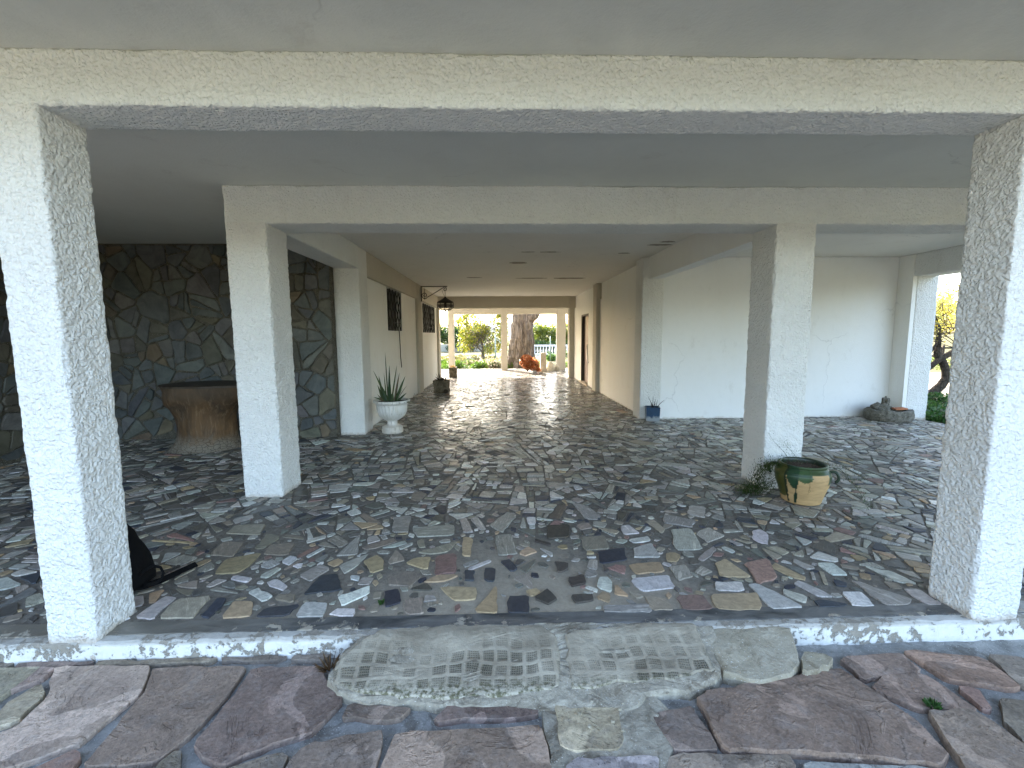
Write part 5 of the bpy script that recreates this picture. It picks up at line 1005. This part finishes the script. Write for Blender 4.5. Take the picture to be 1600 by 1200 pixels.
# ------------------------------------------------------------------ things on the sunlit terrace
T = tag(empty('terracotta_bowl', (1.12,17.95,.0)), 'terracotta bowl tipped on its side in the sun at the foot of the huge tree', 'pot')
b = MB(); b.lathe([(r*.86,z*.8) for r, z in ((.20,0),(.24,.02),(.32,.14),(.37,.28),(.39,.33),(.40,.36),(.375,.36),(.34,.30),(.26,.10),(.02,.05))], 40); o = b.build('bowl', MT['terracotta'], T, True); o.rotation_euler = Vector((.42,-.72,.55)).to_track_quat('Z','Y').to_euler(); o.location = (-.06,.12,.28)
P = tag(empty('dry_bush', (1.15,17.9,.0)), 'rust orange dried leafy bush spilling from the tipped terracotta bowl', 'plant')
crown('foliage', P, [((.06,-.16,.38),(.38,.22,.25),700,.05),((.24,-.22,.28),(.22,.2,.2),330,.05),((-.08,-.14,.46),(.26,.2,.2),330,.05),((.40,-.16,.13),(.13,.1,.11),120,.045)], [(.50,.17,.06),(.60,.25,.10),(.36,.11,.04),(.56,.30,.16)], 'leaf', 9)
b = MB()
for i in range(14): a = random.uniform(0,2*PI); b.tube([(0,0,.05),(.15*math.cos(a),.13*math.sin(a),.22),(.32*math.cos(a),.25*math.sin(a),.22+.2*random.random())], [.012,.008,.003], 5)
b.build('stems', MT['bark_dark'], P)
T = tag(empty('stone_pillar', (1.80,18.15,.0)), 'short pale stone pillar standing on the sunlit terrace beside the orange bush', 'pillar')
b = MB(); b.box(-.155,.155,-.155,.155,.0,.13); b.build('base', MT['pale_stone'], T)
lv = [(.118,.13),(.115,.40),(.112,.72),(.105,.77),(.07,.79)]; b = MB(); vs = []
for r, z in lv: vs += sq(r, z)
b.add(vs, [(r*4+i, r*4+(i+1)%4, (r+1)*4+(i+1)%4, (r+1)*4+i) for r in range(len(lv)-1) for i in range(4)]+[tuple(range((len(lv)-1)*4, len(lv)*4))]); b.build('shaft', MT['pale_stone'], T)
for i, (x, y, s_, lb) in enumerate(((2.14,18.55,(.17,.16,.20),'large pale boulder between the stone pillar and the terrace column'),(2.42,18.75,(.12,.12,.13),'smaller pale boulder leaning at the foot of the right terrace column'),(1.44,17.75,(.09,.07,.075),'white stone lying beside the orange bush'),(1.60,17.9,(.06,.06,.08),'little white stone at the foot of the stone pillar'))):
    k = rock('boulder', (x,y,s_[2]*.82), s_, MT['pale_stone'] if i < 2 else MT['white_paint'], None, 40+i, .3, 18); tag(k, lb, 'stone')
# ------------------------------------------------------------------ garden at the right
T = tag(empty('crooked_tree', (9.15,9.5,-.12)), 'crooked dark trunked tree bent over the path at the right, with yellow blossom', 'tree')
b = MB()
b.tube([(-.30,-.1,-.02),(-.02,0,.06),(.22,0,.18),(.42,0,.32),(.57,0,.46),(.64,-.02,.62),(.64,0,.80),(.57,.02,.98),(.47,.05,1.12),(.46,.05,1.30)], [.15,.125,.10,.092,.088,.08,.078,.075,.08,.065], 14)
b.tube([(-.05,.0,.05),(.0,.02,.30),(.03,.0,.55),(.02,0,.80),(-.05,0,1.05)], [.09,.072,.06,.052,.035], 12)
b.tube([(.02,.0,.74),(.22,-.02,.84),(.45,.0,1.02),(.75,.02,1.18),(1.15,.1,1.38),(1.6,.2,1.75)], [.05,.054,.056,.06,.05,.03], 10)
b.tube([(.0,0,.85),(-.12,0,1.15),(-.05,0,1.6),(.05,.1,2.2)], [.06,.045,.03,.015], 8); b.tube([(.46,.05,1.25),(.5,.1,1.7),(.3,.2,2.3)], [.06,.04,.02], 8); b.tube([(.02,0,.8),(.35,0,1.35),(.55,.1,1.45)], [.03,.024,.016], 8)
b.tube([(1.15,.1,1.38),(1.5,0,1.3),(1.9,0,1.4)], [.04,.03,.015], 8)
b.build('trunk', MT['bark_dark'], T, True)
b = MB(); rnd = random.Random(8); cl = []
for i in range(130):
    p = Vector((rnd.uniform(-.4,1.8), rnd.uniform(-.5,.7), rnd.uniform(1.25,2.0))); d = Vector((rnd.gauss(0,.5),rnd.gauss(0,.5),rnd.uniform(-.1,.9))); q = p+d*.35; e = q+Vector((rnd.gauss(0,.2),rnd.gauss(0,.2),rnd.uniform(-.05,.35)))
    b.tube([p,q,e], [.010,.007,.003], 4); cl.append(((e.x,e.y,e.z),(.19,.19,.17),15,.032))
b.build('twigs', MT['bark_dark'], T)
crown('blossom', T, cl, YF, 'leaf', 5)
for i, (x, y, h, sd, lb) in enumerate(((14.4,14.8,4.4,3,'yellow blossoming tree behind the crooked trunk'),(19.8,18.2,5.0,6,'further yellow blossoming tree over the wooden rail fence'),(22.5,23.5,4.6,12,'farthest pale yellow tree beyond the rail fence'))):
    T = tag(empty('blossom_tree', (x,y,-.12)), lb, 'tree', 'yellow blossoming trees at the right'); tips = limbs(T, 'trunk', (0,0,0), h, .13, 'bark_dark', sd, 5, .6, .5, .27, None, 3); crown('crown', T, [((t.x,t.y,t.z),(.33,.33,.28),26,.05) for t in tips], YF, 'leaf', 20+i)
cover('ground_cover', 7.75, 10.4, 7.0, 9.2, .34, 420, .035, [(.03,.085,.018),(.045,.11,.025),(.06,.13,.03)], 51, 'dense dark green leafy ground cover beside the right floor edge', 'plants', 40)
o = slab('path', None, 10.2, 60, 6.0, 17.5, -.2, -.106, MT['gravel']); struct(o)
cover('grass', 16, 34, 18, 26, .16, 90, .06, [(.16,.22,.05),(.22,.24,.07),(.12,.18,.04)], 53, 'sunlit grass beyond the gravel at the right', 'grass', 60)
FN = tag(empty('rail_fence', (23,21,-.12), R(-24)), 'low wooden rail fence across the sunlit grass at the right', 'fence'); wm = MT['bark_dark']
for k in range(9): b = MB(); b.tube([(-6+k*1.6,0,0),(-6+k*1.6,0,1.0)], .06, 7); b.build('post', wm, FN, True)
for z in (.45,.85): b = MB(); b.tube([(-6.2,0,z),(0,.02,z+.02),(7.0,0,z)], .05, 6); b.build('rail', wm, FN, True)
# ------------------------------------------------------------------ light, sky, camera
SAZ, SEL = R(-28), R(29)
sd = Vector((math.sin(SAZ)*math.cos(SEL), math.cos(SAZ)*math.cos(SEL), math.sin(SEL)))
ld = bpy.data.lights.new('sun', 'SUN'); ld.energy = 3.9; ld.angle = R(.53); ld.color = (1,.95,.86); lo = bpy.data.objects.new('sun', ld); COL.objects.link(lo); lo.rotation_euler = sd.to_track_quat('Z','Y').to_euler()
wd = bpy.data.worlds.new('World'); SC.world = wd; wd.use_nodes = True; nt = wd.node_tree; nt.nodes.clear()
sk = nt.nodes.new('ShaderNodeTexSky'); sk.sky_type = 'NISHITA'; sk.sun_disc = False; sk.sun_elevation = SEL; sk.sun_rotation = SAZ; sk.air_density = 1.0; sk.dust_density = 3.0; sk.ozone_density = .5
bg = nt.nodes.new('ShaderNodeBackground'); bg.inputs[1].default_value = .15; wo = nt.nodes.new('ShaderNodeOutputWorld'); nt.links.new(sk.outputs[0], bg.inputs[0]); nt.links.new(bg.outputs[0], wo.inputs[0])
cd = bpy.data.cameras.new('camera'); cam = bpy.data.objects.new('camera', cd); COL.objects.link(cam); SC.camera = cam
cd.sensor_width = 36; cd.sensor_fit = 'HORIZONTAL'; cd.lens = 15.7413; cd.clip_start = .05; cd.clip_end = 6000
mm = Matrix(((0.999541,0.009033,-0.028923),(-0.029733,0.108534,-0.993648),(-0.005837,0.994052,0.108752))).to_4x4(); mm.translation = (0,0,1.5); cam.matrix_world = mm
SC.render.engine = 'CYCLES'; SC.cycles.use_denoising = True; SC.cycles.max_bounces = 12; SC.cycles.diffuse_bounces = 9; SC.cycles.caustics_reflective = False; SC.cycles.caustics_refractive = False; SC.cycles.sample_clamp_indirect = 8
SC.view_settings.view_transform = 'Standard'; SC.view_settings.look = 'None'; SC.view_settings.exposure = 3.05; SC.view_settings.gamma = 1
